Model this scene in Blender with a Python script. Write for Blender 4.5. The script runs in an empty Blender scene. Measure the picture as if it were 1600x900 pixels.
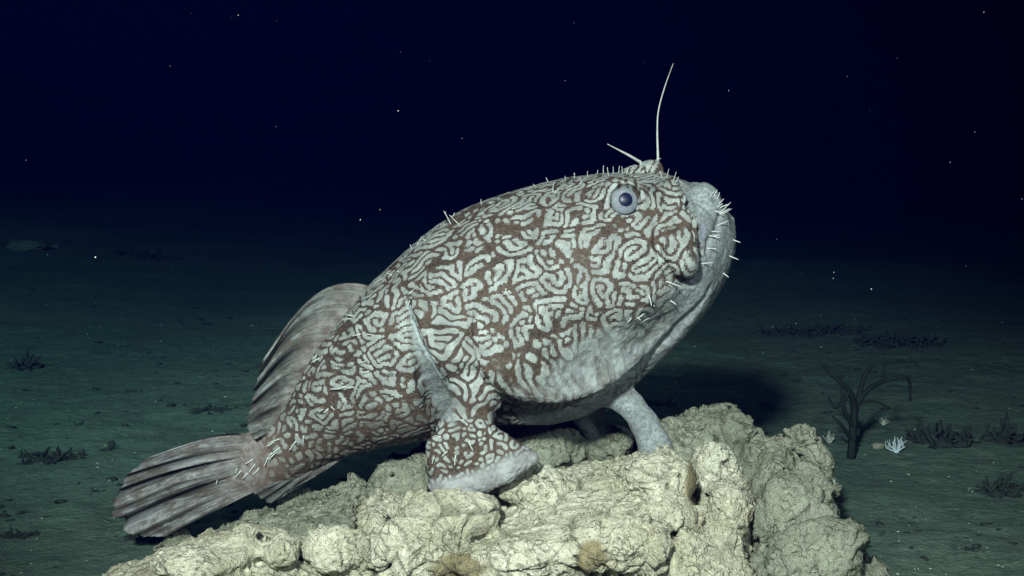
import bpy, math, random, time
import numpy as np
import openvdb as vdb
from mathutils import Vector, Matrix
from mathutils.bvhtree import BVHTree
T0 = time.time()
random.seed(7)
S = bpy.context.scene
COL = S.collection
R = math.radians

# ------------------------------------------------------------------ camera
F_PX = 2200.0
CAM = np.array([0.0, -2.2, 0.60])
PITCH = math.atan(200.0 / F_PX)
cd = bpy.data.cameras.new('camera')
cam = bpy.data.objects.new('camera', cd); COL.objects.link(cam)
cam.location = CAM; cam.rotation_euler = (math.pi / 2 - PITCH, 0, 0)
cd.sensor_width = 36.0; cd.lens = 36.0 * F_PX / 1600.0
cd.clip_start = 0.02; cd.clip_end = 600
S.camera = cam

# ------------------------------------------------------------------ water column light (deep sea: almost none)
w = bpy.data.worlds.new('World'); S.world = w; w.use_nodes = True
bg = w.node_tree.nodes['Background']
bg.inputs[0].default_value = (0.02, 0.06, 0.55, 1); bg.inputs[1].default_value = 0.002

S.view_settings.view_transform = 'Standard'; S.view_settings.look = 'None'
S.view_settings.gamma = 1; S.view_settings.use_curve_mapping = False
S.view_settings.exposure = 0.0
S.cycles.use_denoising = True
S.cycles.max_bounces = 5; S.cycles.volume_bounces = 0
S.cycles.volume_step_rate = 4

# haze: the sea water itself
def water_box():
    me_ = bpy.data.meshes.new('haze'); X_, Z0, Z1 = 170, -1.6, 3.2
    v_ = [(x, y, z) for z in (Z0, Z1) for x, y in ((-X_, -X_), (X_, -X_), (X_, X_), (-X_, X_))]
    me_.from_pydata(v_, [], [(3, 2, 1, 0), (4, 5, 6, 7), (0, 1, 5, 4), (1, 2, 6, 5), (2, 3, 7, 6), (3, 0, 4, 7)]); me_.update()
    o = bpy.data.objects.new('haze', me_); COL.objects.link(o); o['kind'] = 'stuff'
    m_ = bpy.data.materials.new('sea_water'); m_.use_nodes = True; t_ = m_.node_tree; t_.nodes.remove(t_.nodes['Principled BSDF'])
    pv_ = t_.nodes.new('ShaderNodeVolumePrincipled'); pv_.inputs['Color'].default_value = (.005, .011, .19, 1); pv_.inputs['Absorption Color'].default_value = (0, .55, .75, 1)
    pv_.inputs['Density'].default_value = .055; pv_.inputs['Anisotropy'].default_value = .3
    t_.links.new(pv_.outputs[0], t_.nodes['Material Output'].inputs['Volume']); me_.materials.append(m_)
water_box()

# ------------------------------------------------------------------ lamps of the camera vehicle
def lamp(name, loc, aim, power, size, col, spot=58, blend=.6):
    l = bpy.data.lights.new(name, 'SPOT'); l.energy = power; l.color = col
    l.spot_size = R(spot); l.spot_blend = blend; l.shadow_soft_size = size
    o = bpy.data.objects.new(name, l); COL.objects.link(o); o.location = loc
    d = Vector(aim) - Vector(loc)
    o.rotation_euler = d.to_track_quat('-Z', 'Y').to_euler()
    return o
lamp('vehicle_lamp', (-0.40, -2.75, 1.48), (0.08, -0.05, 0.24), 800, .10, (1.0, .93, .89), 42, .8)
lamp('vehicle_lamp', (0.75, -2.7, 1.20), (0.1, 0.0, 0.30), 85, .08, (.94, .96, 1.0), 60, .9)
lamp('vehicle_lamp', (-1.5, -1.9, 1.9), (-2.0, 4.2, 0.1), 520, .05, (.76, 1.0, .93), 76, 1.0)

# ------------------------------------------------------------------ pixel helpers: a picture point at depth Y
sp_, cp_ = math.sin(PITCH), math.cos(PITCH)
def P(px, py, Y=0.0):
    a = (px - 800.0) / F_PX; b = -(py - 450.0) / F_PX
    d = np.array([a, cp_ + b * sp_, -sp_ + b * cp_])
    t = (Y - CAM[1]) / d[1]
    return CAM + d * t
def G(px, py, z=0.0):
    a = (px - 800.0) / F_PX; b = -(py - 450.0) / F_PX
    d = np.array([a, cp_ + b * sp_, -sp_ + b * cp_])
    return CAM + d * ((z - CAM[2]) / d[2])
def XZ(pts, Y=0.0):
    return np.array([P(x, y, Y)[[0, 2]] for x, y in pts])
def ray(px, py):
    a = (px - 800.0) / F_PX; b = -(py - 450.0) / F_PX
    return Vector((a, cp_ + b * sp_, -sp_ + b * cp_)).normalized()

# ------------------------------------------------------------------ noise on points
_rt = np.random.default_rng(11).random((64, 64, 64)).astype(np.float32)
_rj = np.random.default_rng(12).random((32, 32, 32, 3)).astype(np.float32)
def vn(p, s, seed=0):
    q = p / s + seed * 7.31
    i = np.floor(q).astype(np.int32); f = (q - i).astype(np.float32); f = f * f * (3 - 2 * f)
    x0, y0, z0 = (i[..., 0] & 63), (i[..., 1] & 63), (i[..., 2] & 63)
    x1, y1, z1 = (x0 + 1) & 63, (y0 + 1) & 63, (z0 + 1) & 63
    fx, fy, fz = f[..., 0], f[..., 1], f[..., 2]
    c = lambda a, b, d: _rt[a, b, d]
    a0 = c(x0, y0, z0) * (1 - fx) + c(x1, y0, z0) * fx
    a1 = c(x0, y1, z0) * (1 - fx) + c(x1, y1, z0) * fx
    b0 = c(x0, y0, z1) * (1 - fx) + c(x1, y0, z1) * fx
    b1 = c(x0, y1, z1) * (1 - fx) + c(x1, y1, z1) * fx
    return ((a0 * (1 - fy) + a1 * fy) * (1 - fz) + (b0 * (1 - fy) + b1 * fy) * fz) * 2 - 1
def fbm(p, s, o=4, seed=0, g=.5):
    r = 0; a = 1; t = 0
    for k in range(o):
        r = r + a * vn(p, s, seed + k * 3); t += a; a *= g; s *= .49
    return r / t
def billow(p, s, o=3, seed=0, g=.5):
    r = 0; a = 1; t = 0
    for k in range(o):
        r = r + a * np.abs(vn(p, s, seed + k * 3)); t += a; a *= g; s *= .49
    return r / t
def worley(p, s, seed=0):
    q = (p / s + seed * 5.17).astype(np.float32)
    i = np.floor(q).astype(np.int32)
    F1 = np.full(len(q), 9., np.float32); F2 = F1.copy()
    for dx in (-1, 0, 1):
        for dy in (-1, 0, 1):
            for dz in (-1, 0, 1):
                c = i + np.array([dx, dy, dz], np.int32)
                m = c & 31
                j = _rj[m[:, 0], m[:, 1], m[:, 2]] + c - q
                d = np.sqrt((j * j).sum(1))
                F2 = np.where(d < F1, F1, np.minimum(F2, d)); F1 = np.minimum(F1, d)
    return F1, F2
def sstep(a, b, x):
    t = np.clip((x - a) / (b - a), 0, 1); return t * t * (3 - 2 * t)

# ------------------------------------------------------------------ signed distance helpers
def poly_sd(X, Z, poly):
    """signed distance to a closed polygon in the XZ plane, negative inside"""
    p = np.asarray(poly, np.float32); n = len(p)
    d = np.full(X.shape, 1e9, np.float32); ins = np.zeros(X.shape, bool)
    for k in range(n):
        a = p[k]; b = p[(k + 1) % n]; e = b - a
        wx = X - a[0]; wz = Z - a[1]
        t = np.clip((wx * e[0] + wz * e[1]) / max(float(e @ e), 1e-12), 0, 1)
        d = np.minimum(d, (wx - e[0] * t) ** 2 + (wz - e[1] * t) ** 2)
        if a[1] != b[1]:
            c = ((a[1] <= Z) & (b[1] > Z)) | ((b[1] <= Z) & (a[1] > Z))
            xi = a[0] + (Z - a[1]) / (b[1] - a[1]) * e[0]
            ins ^= c & (X < xi)
    d = np.sqrt(d)
    return np.where(ins, -d, d)
def smooth_poly(pts, n=6):
    """Catmull-Rom through closed points"""
    p = np.asarray(pts, float); out = []
    N = len(p)
    for k in range(N):
        a, b, c, d = p[k - 1], p[k], p[(k + 1) % N], p[(k + 2) % N]
        for j in range(n):
            t = j / n
            out.append(.5 * ((2 * b) + (c - a) * t + (2 * a - 5 * b + 4 * c - d) * t * t + (3 * b - a - 3 * c + d) * t ** 3))
    return np.array(out)
def smooth_open(pts, n=6):
    p = np.asarray(pts, float); p = np.vstack([2 * p[0] - p[1], p, 2 * p[-1] - p[-2]]); out = []
    for k in range(1, len(p) - 2):
        a, b, c, d = p[k - 1], p[k], p[k + 1], p[k + 2]
        for j in range(n):
            t = j / n
            out.append(.5 * ((2 * b) + (c - a) * t + (2 * a - 5 * b + 4 * c - d) * t * t + (3 * b - a - 3 * c + d) * t ** 3))
    out.append(p[-2]); return np.array(out)
def smin(a, b, k):
    h = np.clip(.5 + .5 * (b - a) / k, 0, 1)
    return b * (1 - h) + a * h - k * h * (1 - h)
def smax(a, b, k): return -smin(-a, -b, k)

class Field:
    def __init__(s, lo, hi, h):
        s.lo = np.array(lo, float); s.h = h
        s.n = np.ceil((np.array(hi) - s.lo) / h).astype(int) + 1
        s.ax = [(s.lo[k] + np.arange(s.n[k]) * h).astype(np.float32) for k in range(3)]
        s.F = np.full(tuple(s.n), .05, np.float32)
    def box(s, lo, hi):
        i0 = np.clip(np.floor((np.array(lo) - s.lo) / s.h).astype(int), 0, s.n)
        i1 = np.clip(np.ceil((np.array(hi) - s.lo) / s.h).astype(int) + 1, 0, s.n)
        sl = tuple(slice(int(a), int(b)) for a, b in zip(i0, i1))
        X = s.ax[0][sl[0]][:, None, None]; Y = s.ax[1][sl[1]][None, :, None]; Z = s.ax[2][sl[2]][None, None, :]
        return sl, X, Y, Z
    def add(s, sl, f, k=.004): s.F[sl] = smin(s.F[sl], f, k)
    def cut(s, sl, f, k=.004): s.F[sl] = smax(s.F[sl], -f, k)
    def cone(s, a, b, ra, rb, k=.01, cut=False, flat=1.0):
        """round cone from a to b; flat < 1 squashes it in depth"""
        a = np.array(a, float); b = np.array(b, float); r = max(ra, rb) + k + .012
        sl, X, Y, Z = s.box(np.minimum(a, b) - r, np.maximum(a, b) + r)
        e = b - a; e2 = float(e @ e) + 1e-12
        wx, wy, wz = X - a[0], Y - a[1], Z - a[2]
        t = np.clip((wx * e[0] + wy * e[1] + wz * e[2]) / e2, 0, 1)
        dy = (wy - t * e[1]) / flat
        d = np.sqrt((wx - t * e[0]) ** 2 + dy ** 2 + (wz - t * e[2]) ** 2) - (ra + (rb - ra) * t)
        (s.cut if cut else s.add)(sl, d, k)
    def chain(s, pts, rs, k=.01, cut=False, flat=1.0):
        for q in range(len(pts) - 1): s.cone(pts[q], pts[q + 1], rs[q], rs[q + 1], k, cut, flat)
    def pillow(s, poly, ylo, yhi, r, k=.006, shear=0., shx=0., cut=False, y0=None):
        """closed XZ polygon with rounded edges between two depths; shear lifts it with depth"""
        poly = np.asarray(poly); pad = .03
        y0 = yhi - r if y0 is None else y0
        ex = abs(shear) * (yhi - ylo) * 1.2; exx = abs(shx) * (yhi - ylo)
        lo = [poly[:, 0].min() - pad - exx, ylo - pad, poly[:, 1].min() - pad - ex]
        hi = [poly[:, 0].max() + pad + exx, yhi + pad, poly[:, 1].max() + pad + ex]
        sl, X, Y, Z = s.box(lo, hi)
        if shear == 0 and shx == 0:
            D = poly_sd(*np.broadcast_arrays(X, Z), poly)
        else:
            xx = np.broadcast_to(X - shx * (Y - y0), s.F[sl].shape); zz = np.broadcast_to(Z - shear * (Y - y0), s.F[sl].shape)
            # distance looked up on a fine 2D table
            h = s.h; gx = np.arange(lo[0] - .1, hi[0] + .1, h); gz = np.arange(lo[2] - .1, hi[2] + .1, h)
            gX, gZ = np.meshgrid(gx.astype(np.float32), gz.astype(np.float32), indexing='ij')
            tb = poly_sd(gX, gZ, poly)
            i = np.clip(((xx - gx[0]) / h + .5).astype(int), 0, len(gx) - 1); j = np.clip(((zz - gz[0]) / h + .5).astype(int), 0, len(gz) - 1)
            D = tb[i, j]
        yy = np.abs(Y - (ylo + yhi) / 2) - (yhi - ylo) / 2
        q1 = D + r; q2 = yy + r
        d = np.sqrt(np.maximum(q1, 0) ** 2 + np.maximum(q2, 0) ** 2) + np.minimum(np.maximum(q1, q2), 0) - r
        (s.cut if cut else s.add)(sl, d.astype(np.float32), k)
    def ell(s, c, r, k=.01, cut=False):
        c = np.array(c, float); r = np.array(r, float)
        sl, X, Y, Z = s.box(c - r - .03 - k, c + r + .03 + k)
        d = (np.sqrt(((X - c[0]) / r[0]) ** 2 + ((Y - c[1]) / r[1]) ** 2 + ((Z - c[2]) / r[2]) ** 2) - 1) * r.min()
        (s.cut if cut else s.add)(sl, d, k)
    def points(s):
        return np.stack(np.meshgrid(*s.ax, indexing='ij'), -1)
    def polys(s):
        g = vdb.FloatGrid(background=.05); g.copyFromArray(np.ascontiguousarray(np.clip(s.F, -.05, .05)), tolerance=0)
        p, t, q = g.convertToPolygons(isovalue=0.0)
        return s.lo + p.astype(float) * s.h, q, t

# ------------------------------------------------------------------ mesh helpers
def mesh_from(name, v, quads=None, tris=None, smooth=True):
    me = bpy.data.meshes.new(name)
    fs = []
    nq = 0 if quads is None else len(quads); nt = 0 if tris is None else len(tris)
    idx = np.concatenate([np.asarray(quads, np.int32).ravel() if nq else np.zeros(0, np.int32), np.asarray(tris, np.int32).ravel() if nt else np.zeros(0, np.int32)])
    me.vertices.add(len(v)); me.vertices.foreach_set('co', np.asarray(v, np.float32).ravel())
    me.loops.add(len(idx)); me.loops.foreach_set('vertex_index', idx)
    me.polygons.add(nq + nt)
    st = np.concatenate([np.arange(nq) * 4, nq * 4 + np.arange(nt) * 3]).astype(np.int32)
    me.polygons.foreach_set('loop_start', st)
    me.update(calc_edges=True); me.validate()
    if smooth: me.polygons.foreach_set('use_smooth', np.ones(len(me.polygons), bool))
    return me
def subdivide(v, q, t):
    """split every quad in four and every triangle in three quads"""
    faces = []
    ed = [np.stack([q[:, k], q[:, (k + 1) % 4]], 1) for k in range(4)]
    if len(t): ed += [np.stack([t[:, k], t[:, (k + 1) % 3]], 1) for k in range(3)]
    E = np.sort(np.vstack(ed).astype(np.int64), 1); key = E[:, 0] * len(v) + E[:, 1]
    uq, inv = np.unique(key, return_inverse=True)
    em = (v[uq // len(v)] + v[uq % len(v)]) / 2; n0 = len(v); nq = len(q)
    qc = v[q].mean(1); inv = inv + n0
    c0 = n0 + len(em); ci = c0 + np.arange(nq); e4 = inv[:4 * nq].reshape(4, nq)
    out = [np.stack([q[:, k], e4[k], ci, e4[(k - 1) % 4]], 1) for k in range(4)]
    parts = [v, em, qc]
    if len(t):
        nt = len(t); tc = v[t].mean(1); ti = c0 + nq + np.arange(nt); e3 = inv[4 * nq:].reshape(3, nt)
        out += [np.stack([t[:, k], e3[k], ti, e3[(k - 1) % 3]], 1) for k in range(3)]; parts.append(tc)
    return np.vstack(parts), np.vstack(out).astype(np.int32)
def relax(v, q, n=2, k=.5):
    """Laplacian smoothing of a quad mesh"""
    a = np.concatenate([q[:, 0], q[:, 1], q[:, 2], q[:, 3]]); b = np.concatenate([q[:, 1], q[:, 2], q[:, 3], q[:, 0]])
    i = np.concatenate([a, b]); j = np.concatenate([b, a]); c = np.bincount(i, minlength=len(v))[:, None]
    for _ in range(n):
        m = np.stack([np.bincount(i, v[j, ax], minlength=len(v)) for ax in range(3)], 1) / np.maximum(c, 1)
        v = v + (m - v) * k
    return v
def facet(p, s, seed):
    """broken blocks: each Voronoi cell is a tilted plane"""
    q = (p / s + seed * 3.71).astype(np.float32); i = np.floor(q).astype(np.int32)
    F1 = np.full(len(q), 9., np.float32); val = np.zeros(len(q), np.float32)
    for dx in (-1, 0, 1):
        for dy in (-1, 0, 1):
            for dz in (-1, 0, 1):
                c = i + np.array([dx, dy, dz], np.int32); m = c & 31
                h = _rj[m[:, 0], m[:, 1], m[:, 2]]; j = q - h - c
                d = (j * j).sum(1); k = d < F1
                g = (_rj[m[:, 1], m[:, 2], m[:, 0]] - .5) * 2
                val = np.where(k, (j * g).sum(1) + g[:, 0] * .35, val); F1 = np.minimum(F1, d)
    return np.clip(val, -1, 1)
def fattr(me, name, vals):
    a = me.attributes.new(name, 'FLOAT', 'POINT'); a.data.foreach_set('value', np.asarray(vals, np.float32))
def normals(v, quads, tris=None):
    n = np.zeros_like(v)
    for f in (quads, tris):
        if f is None or len(f) == 0: continue
        f = np.asarray(f); k = f.shape[1]
        fn = np.cross(v[f[:, 2]] - v[f[:, 0]], v[f[:, 3 % k]] - v[f[:, 1]]) if k == 4 else np.cross(v[f[:, 1]] - v[f[:, 0]], v[f[:, 2]] - v[f[:, 0]])
        for c in range(k):
            for ax in range(3): n[:, ax] += np.bincount(f[:, c], fn[:, ax], minlength=len(v))
    return n / (np.linalg.norm(n, axis=1)[:, None] + 1e-12)
def link(name, me, mat=None, parent=None):
    o = bpy.data.objects.new(name, me); COL.objects.link(o)
    if mat is not None and len(me.materials) == 0: me.materials.append(mat)
    if parent is not None: o.parent = parent
    return o
def tag(o, label=None, cat=None, group=None, kind=None):
    for k, val in (('label', label), ('category', cat), ('group', group), ('kind', kind)):
        if val: o[k] = val
    return o
def empty(name, loc):
    o = bpy.data.objects.new(name, None); COL.objects.link(o); o.location = loc; o.empty_display_size = .02
    return o
class MB:
    def __init__(s): s.v = []; s.q = []; s.n = 0
    def tube(s, pts, rs, seg=6, ref=None):
        pts = [np.asarray(p, float) for p in pts]
        t0 = pts[1] - pts[0]; u = np.cross(t0, [0.3, .9, .2] if ref is None else ref); u /= np.linalg.norm(u) + 1e-9
        base = s.n
        for k, p in enumerate(pts):
            t = pts[min(k + 1, len(pts) - 1)] - pts[max(k - 1, 0)]; t /= np.linalg.norm(t) + 1e-9
            u = u - t * (u @ t); u /= np.linalg.norm(u) + 1e-9; b = np.cross(t, u)
            for j in range(seg):
                a = 2 * math.pi * j / seg
                s.v.append(p + rs[k] * (math.cos(a) * u + math.sin(a) * b))
        for k in range(len(pts) - 1):
            for j in range(seg):
                a = base + k * seg + j; b_ = base + k * seg + (j + 1) % seg
                s.q.append((a, b_, b_ + seg, a + seg))
        for e, k in ((0, 0), (1, len(pts) - 1)):
            c = s.n + len(pts) * seg + e
            s.v.append(pts[k]); r0 = base + k * seg
            for j in range(seg):
                s.q.append((r0 + j, r0 + (j + 1) % seg, c) if e else (r0 + (j + 1) % seg, r0 + j, c))
        s.n = len(s.v)
    def blob(s, c, r, seed, rough=.25, nu=8, nv=6):
        rg = random.Random(seed); c = np.asarray(c); base = s.n
        rows = []
        for i in range(nv + 1):
            th = math.pi * i / nv
            row = []
            for j in range(nu):
                ph = 2 * math.pi * j / nu
                k = 1 + rg.uniform(-rough, rough) if 0 < i < nv else 1
                if i in (0, nv) and j > 0: row.append(row[0]); continue
                s.v.append(c + np.array([math.sin(th) * math.cos(ph) * r[0], math.sin(th) * math.sin(ph) * r[1], math.cos(th) * r[2]]) * k)
                row.append(len(s.v) - 1)
            rows.append(row)
        for i in range(nv):
            for j in range(nu):
                a, b, c_, d = rows[i][j], rows[i + 1][j], rows[i + 1][(j + 1) % nu], rows[i][(j + 1) % nu]
                f = [a, b, c_, d]; f = [x for n_, x in enumerate(f) if x not in f[:n_]]
                if len(f) > 2: s.q.append(tuple(f))
        s.n = len(s.v)
    def mesh(s, name, off=(0, 0, 0), smooth=True):
        me = bpy.data.meshes.new(name); off = np.asarray(off)
        me.from_pydata([tuple(p - off) for p in s.v], [], s.q)
        if smooth: me.polygons.foreach_set('use_smooth', [True] * len(me.polygons))
        me.update(); return me

# ------------------------------------------------------------------ material helper
class NT:
    def __init__(s, name):
        s.m = bpy.data.materials.new(name); s.m.use_nodes = True; s.t = s.m.node_tree
        s.b = s.t.nodes['Principled BSDF']
    def n(s, ty, **kw):
        o = s.t.nodes.new(ty)
        for k, v in kw.items(): setattr(o, k, v)
        return o
    def l(s, a, b): s.t.links.new(a, b)
    def attr(s, name): return s.n('ShaderNodeAttribute', attribute_name=name).outputs['Fac']
    def obj(s, sc=(1, 1, 1)):
        c = s.n('ShaderNodeTexCoord'); mp = s.n('ShaderNodeMapping'); mp.inputs['Scale'].default_value = sc
        s.l(c.outputs['Object'], mp.inputs[0]); return mp.outputs[0]
    def noise(s, vec, scale, detail=4, rough=.55, dist=0.):
        o = s.n('ShaderNodeTexNoise'); s.l(vec, o.inputs['Vector'])
        o.inputs['Scale'].default_value = scale; o.inputs['Detail'].default_value = detail
        o.inputs['Roughness'].default_value = rough; o.inputs['Distortion'].default_value = dist
        return o.outputs['Fac']
    def vor(s, vec, scale, feat='F1', out='Distance'):
        o = s.n('ShaderNodeTexVoronoi', feature=feat); s.l(vec, o.inputs['Vector']); o.inputs['Scale'].default_value = scale
        return o.outputs[out]
    def rng(s, v, a, b, c=0., d=1.):
        o = s.n('ShaderNodeMapRange'); s.l(v, o.inputs[0])
        for k, x in enumerate((a, b, c, d)): o.inputs[k + 1].default_value = x
        return o.outputs[0]
    def mix(s, f, a, b, mode='MIX'):
        o = s.n('ShaderNodeMix', data_type='RGBA', blend_type=mode)
        for sock, v in ((o.inputs[0], f), (o.inputs[6], a), (o.inputs[7], b)):
            if isinstance(v, (int, float)): sock.default_value = v
            elif isinstance(v, tuple): sock.default_value = (*v, 1)
            else: s.l(v, sock)
        return o.outputs[2]
    def math(s, op, a, b=0.):
        o = s.n('ShaderNodeMath', operation=op)
        for k, v in ((0, a), (1, b)):
            if isinstance(v, (int, float)): o.inputs[k].default_value = v
            else: s.l(v, o.inputs[k])
        return o.outputs[0]
    def bump(s, h, strength, dist, prev=None):
        o = s.n('ShaderNodeBump'); s.l(h, o.inputs['Height']); o.inputs['Strength'].default_value = strength; o.inputs['Distance'].default_value = dist
        if prev is not None: s.l(prev, o.inputs['Normal'])
        return o.outputs[0]
    def out(s, col, rough=.7, nrm=None, spec=.3):
        if isinstance(col, tuple): s.b.inputs['Base Color'].default_value = (*col, 1)
        else: s.l(col, s.b.inputs['Base Color'])
        if isinstance(rough, (int, float)): s.b.inputs['Roughness'].default_value = rough
        else: s.l(rough, s.b.inputs['Roughness'])
        s.b.inputs['Specular IOR Level'].default_value = spec
        if nrm is not None: s.l(nrm, s.b.inputs['Normal'])
        return s.m

def mat_rock(name, light, dark, stain):
    m = NT(name); v = m.obj()
    c = m.mix(m.rng(m.noise(v, 9, 5, .6), .38, .66), light, dark)
    c = m.mix(m.rng(m.noise(v, 5, 3, .6, .5), .60, .72, 0, .55), c, stain)
    c = m.mix(m.rng(m.noise(v, 90, 4, .65), .40, .70, 0, .40), c, tuple(x * .62 for x in light))
    c = m.mix(m.rng(m.noise(v, 15, 6, .7, .8), .60, .68, 0, .6), c, tuple(x * .38 for x in light))
    c = m.mix(m.math('MULTIPLY', m.attr('ochre'), .9), c, (.25, .21, .11))
    c = m.mix(m.math('MULTIPLY', m.attr('pit'), .75), c, (.075, .072, .055))  # dirt plus painted shade in pits, cracks and creases
    h = m.noise(v, 160, 5, .7, .8)
    wv = m.rng(m.vor(v, 150, 'F1'), .0, .45)
    n1 = m.bump(h, .95, .005); n2 = m.bump(wv, .7, .004, n1); n3 = m.bump(m.noise(v, 48, 5, .68, 1.6), .9, .010, n2)
    c = m.mix(m.rng(m.vor(m.obj((1, 1, 1.4)), 75, 'F1'), .16, .06, 0, .8), c, (.07, .065, .045))
    dst = m.n('ShaderNodeVectorMath', operation='ADD'); wn = m.n('ShaderNodeTexNoise'); m.l(v, wn.inputs['Vector']); wn.inputs['Scale'].default_value = 60; wn.inputs['Detail'].default_value = 3
    sc_ = m.n('ShaderNodeVectorMath', operation='SCALE'); m.l(wn.outputs['Color'], sc_.inputs[0]); sc_.inputs['Scale'].default_value = .022
    m.l(v, dst.inputs[0]); m.l(sc_.outputs[0], dst.inputs[1])
    ed = m.vor(dst.outputs[0], 62, 'DISTANCE_TO_EDGE'); ln = m.rng(ed, .0, .10, 1, 0)
    ln = m.math('MULTIPLY', ln, m.rng(m.noise(v, 26, 4, .6), .48, .66))
    c = m.mix(m.math('MULTIPLY', ln, .45), c, (.20, .18, .12))
    n4 = m.bump(m.math('SUBTRACT', 1., ln), 1.0, .006, n3)
    return m.out(c, .88, n4, .15)

# ================================================================== FISH
SEC = [  # back point, belly point, half width (m)
    ((322, 706), (332, 758), .003), ((350, 683), (364, 772), .014), ((385, 676), (408, 767), .028), ((418, 666), (455, 751), .042),
    ((446, 632), (508, 726), .062), ((468, 592), (568, 704), .086), ((500, 538), (636, 688), .116),
    ((545, 482), (706, 676), .145), ((600, 426), (772, 664), .168), ((660, 371), (832, 664), .182),
    ((730, 326), (890, 656), .190), ((808, 297), (946, 632), .192), ((888, 279), (1003, 590), .186),
    ((962, 269), (1054, 540), .172), ((1025, 270), (1096, 490), .142), ((1072, 282), (1129, 440), .102),
    ((1104, 298), (1145, 395), .068), ((1128, 322), (1148, 358), .030), ((1138, 336), (1147, 346), .008)]
Tt = smooth_open(XZ([s[0] for s in SEC]), 40); Bb = smooth_open(XZ([s[1] for s in SEC]), 40)
Ww = smooth_open([[s[2], 0] for s in SEC], 40)[:, 0]
Cc = (Tt + Bb) / 2; Hh = (Tt - Bb) / 2
Sarc = np.concatenate([[0], np.cumsum(np.linalg.norm(np.diff(Cc, axis=0), axis=1))])
FH = .0028
fish = Field((-.50, -.252, .03), (.38, .252, .63), FH)
gx, gz = fish.ax[0], fish.ax[2]
tt = np.linspace(-1.5, 1.5, 700)
def splat():
    nx, nz = len(gx), len(gz)
    acc = np.zeros((3, nx, nz)); cnt = np.zeros((nx, nz))
    m = len(Cc); sub = 3
    ii = np.linspace(0, m - 1, m * sub)
    f = lambda a: np.stack([np.interp(ii, np.arange(m), a[:, k]) for k in range(2)], 1) if a.ndim == 2 else np.interp(ii, np.arange(m), a)
    c, h, wd, sa = f(Cc), f(Hh), f(Ww), f(Sarc)
    pts = c[:, None, :] + h[:, None, :] * tt[None, :, None]
    i = np.round((pts[..., 0] - gx[0]) / FH).astype(int); j = np.round((pts[..., 1] - gz[0]) / FH).astype(int)
    ok = (i >= 0) & (i < nx) & (j >= 0) & (j < nz)
    # keep the sample with least |t| bias: plain average is enough inside |t|<1.2
    wgt = 1 / (0.05 + np.abs(tt[None, :]) ** 6) * np.ones_like(i)
    lin = (i * nz + j)[ok]; wg = wgt[ok]
    cnt = np.bincount(lin, wg, minlength=nx * nz)
    T = np.broadcast_to(tt[None, :], i.shape)[ok]
    hl = np.broadcast_to(np.linalg.norm(h, axis=1)[:, None], i.shape)[ok]
    W_ = np.broadcast_to(wd[:, None], i.shape)[ok]; SA = np.broadcast_to(sa[:, None], i.shape)[ok]
    g = lambda a: (np.bincount(lin, wg * a, minlength=nx * nz) / np.maximum(cnt, 1e-9)).reshape(nx, nz)
    return g(T), g(hl), g(W_), g(SA), (cnt > 0).reshape(nx, nz)
t2, h2, w2, s2, okm = splat()
def blur2(a, n=1):
    for _ in range(n):
        p = np.pad(a, 1, mode='edge'); a = (p[:-2, 1:-1] + p[2:, 1:-1] + p[1:-1, :-2] + p[1:-1, 2:] + 2 * p[1:-1, 1:-1]) / 6
    return a
t2 = np.where(okm, t2, 1.6); h2 = np.where(okm, h2, .1); w2 = np.where(okm, w2, .05)
tsg = blur2(t2, 1); t2b, h2b, w2b = blur2(np.abs(t2), 1), blur2(h2, 2), blur2(w2, 3)
# behind the tail base the loft ends
g2 = lambda: np.meshgrid(gx, gz, indexing='ij')
GX, GZ = g2()
w2b = w2b * (1 - .50 * sstep(-.20, -.75, tsg) * sstep(-.14, -.03, GX) * sstep(.30, .20, GX)) * (1 - .16 * sstep(-.17, -.11, GX) * sstep(.20, .10, GX) * sstep(.1, -.4, tsg))
Y = fish.ax[1][None, :, None]
tq = t2b[:, None, :]; wq = w2b[:, None, :]; hq = h2b[:, None, :]
# section a little boxier than an ellipse in the middle
e = (np.abs(Y) / np.maximum(wq, .004)) ** 2.15 + np.abs(tq) ** 2.15
fish.F = np.minimum(fish.F, ((e ** (1 / 2.15) - 1) * np.minimum(np.minimum(wq, hq) * 1.0, .06)).astype(np.float32))
Wsurf = (w2b * np.maximum(1 - np.abs(t2b) ** 2.15, 0) ** (1 / 2.15))       # half width of the trunk over the side view
def Wat(x, z):
    i = np.clip(((x - gx[0]) / FH).astype(int), 0, len(gx) - 1); j = np.clip(((z - gz[0]) / FH).astype(int), 0, len(gz) - 1)
    return Wsurf[i, j]
def surf(px, py, off=0.0):
    """a point on the camera side of the trunk seen at this pixel"""
    y = -.1
    for _ in range(6):
        p = P(px, py, y); y = -float(Wat(np.array([p[0]]), np.array([p[2]]))[0])
    return P(px, py, y - off)
def vpillow(poly, wf, r, k, lo=0.02, side=-1, cut=False):
    """a padded patch whose depth follows a 2D half width field"""
    D = poly_sd(GX.astype(np.float32), GZ.astype(np.float32), poly)[:, None, :]
    yy = (side * Y) - wf[:, None, :]
    q1 = D + r; q2 = yy + r
    d = np.sqrt(np.maximum(q1, 0) ** 2 + np.maximum(q2, 0) ** 2) + np.minimum(np.maximum(q1, q2), 0) - r
    d = np.where(side * Y < lo, np.maximum(d, lo - side * Y), d)
    fish.F = (smax(fish.F, -d, k) if cut else smin(fish.F, d, k)).astype(np.float32)

def fs(px, py, off=0.0, start=-.26):
    """first point of the shape built so far seen at this pixel"""
    ys = np.arange(start, .0, .001); p = np.array([P(px, py, y) for y in ys])
    i = np.round((p - fish.lo) / FH).astype(int); ok = ((i >= 0) & (i < fish.n)).all(1)
    val = np.where(ok, fish.F[tuple(np.clip(i, 0, fish.n - 1).T)], 1)
    k = int(np.argmax(val < 0)) if (val < 0).any() else len(ys) - 120
    return P(px, py, ys[k] - off)
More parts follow.
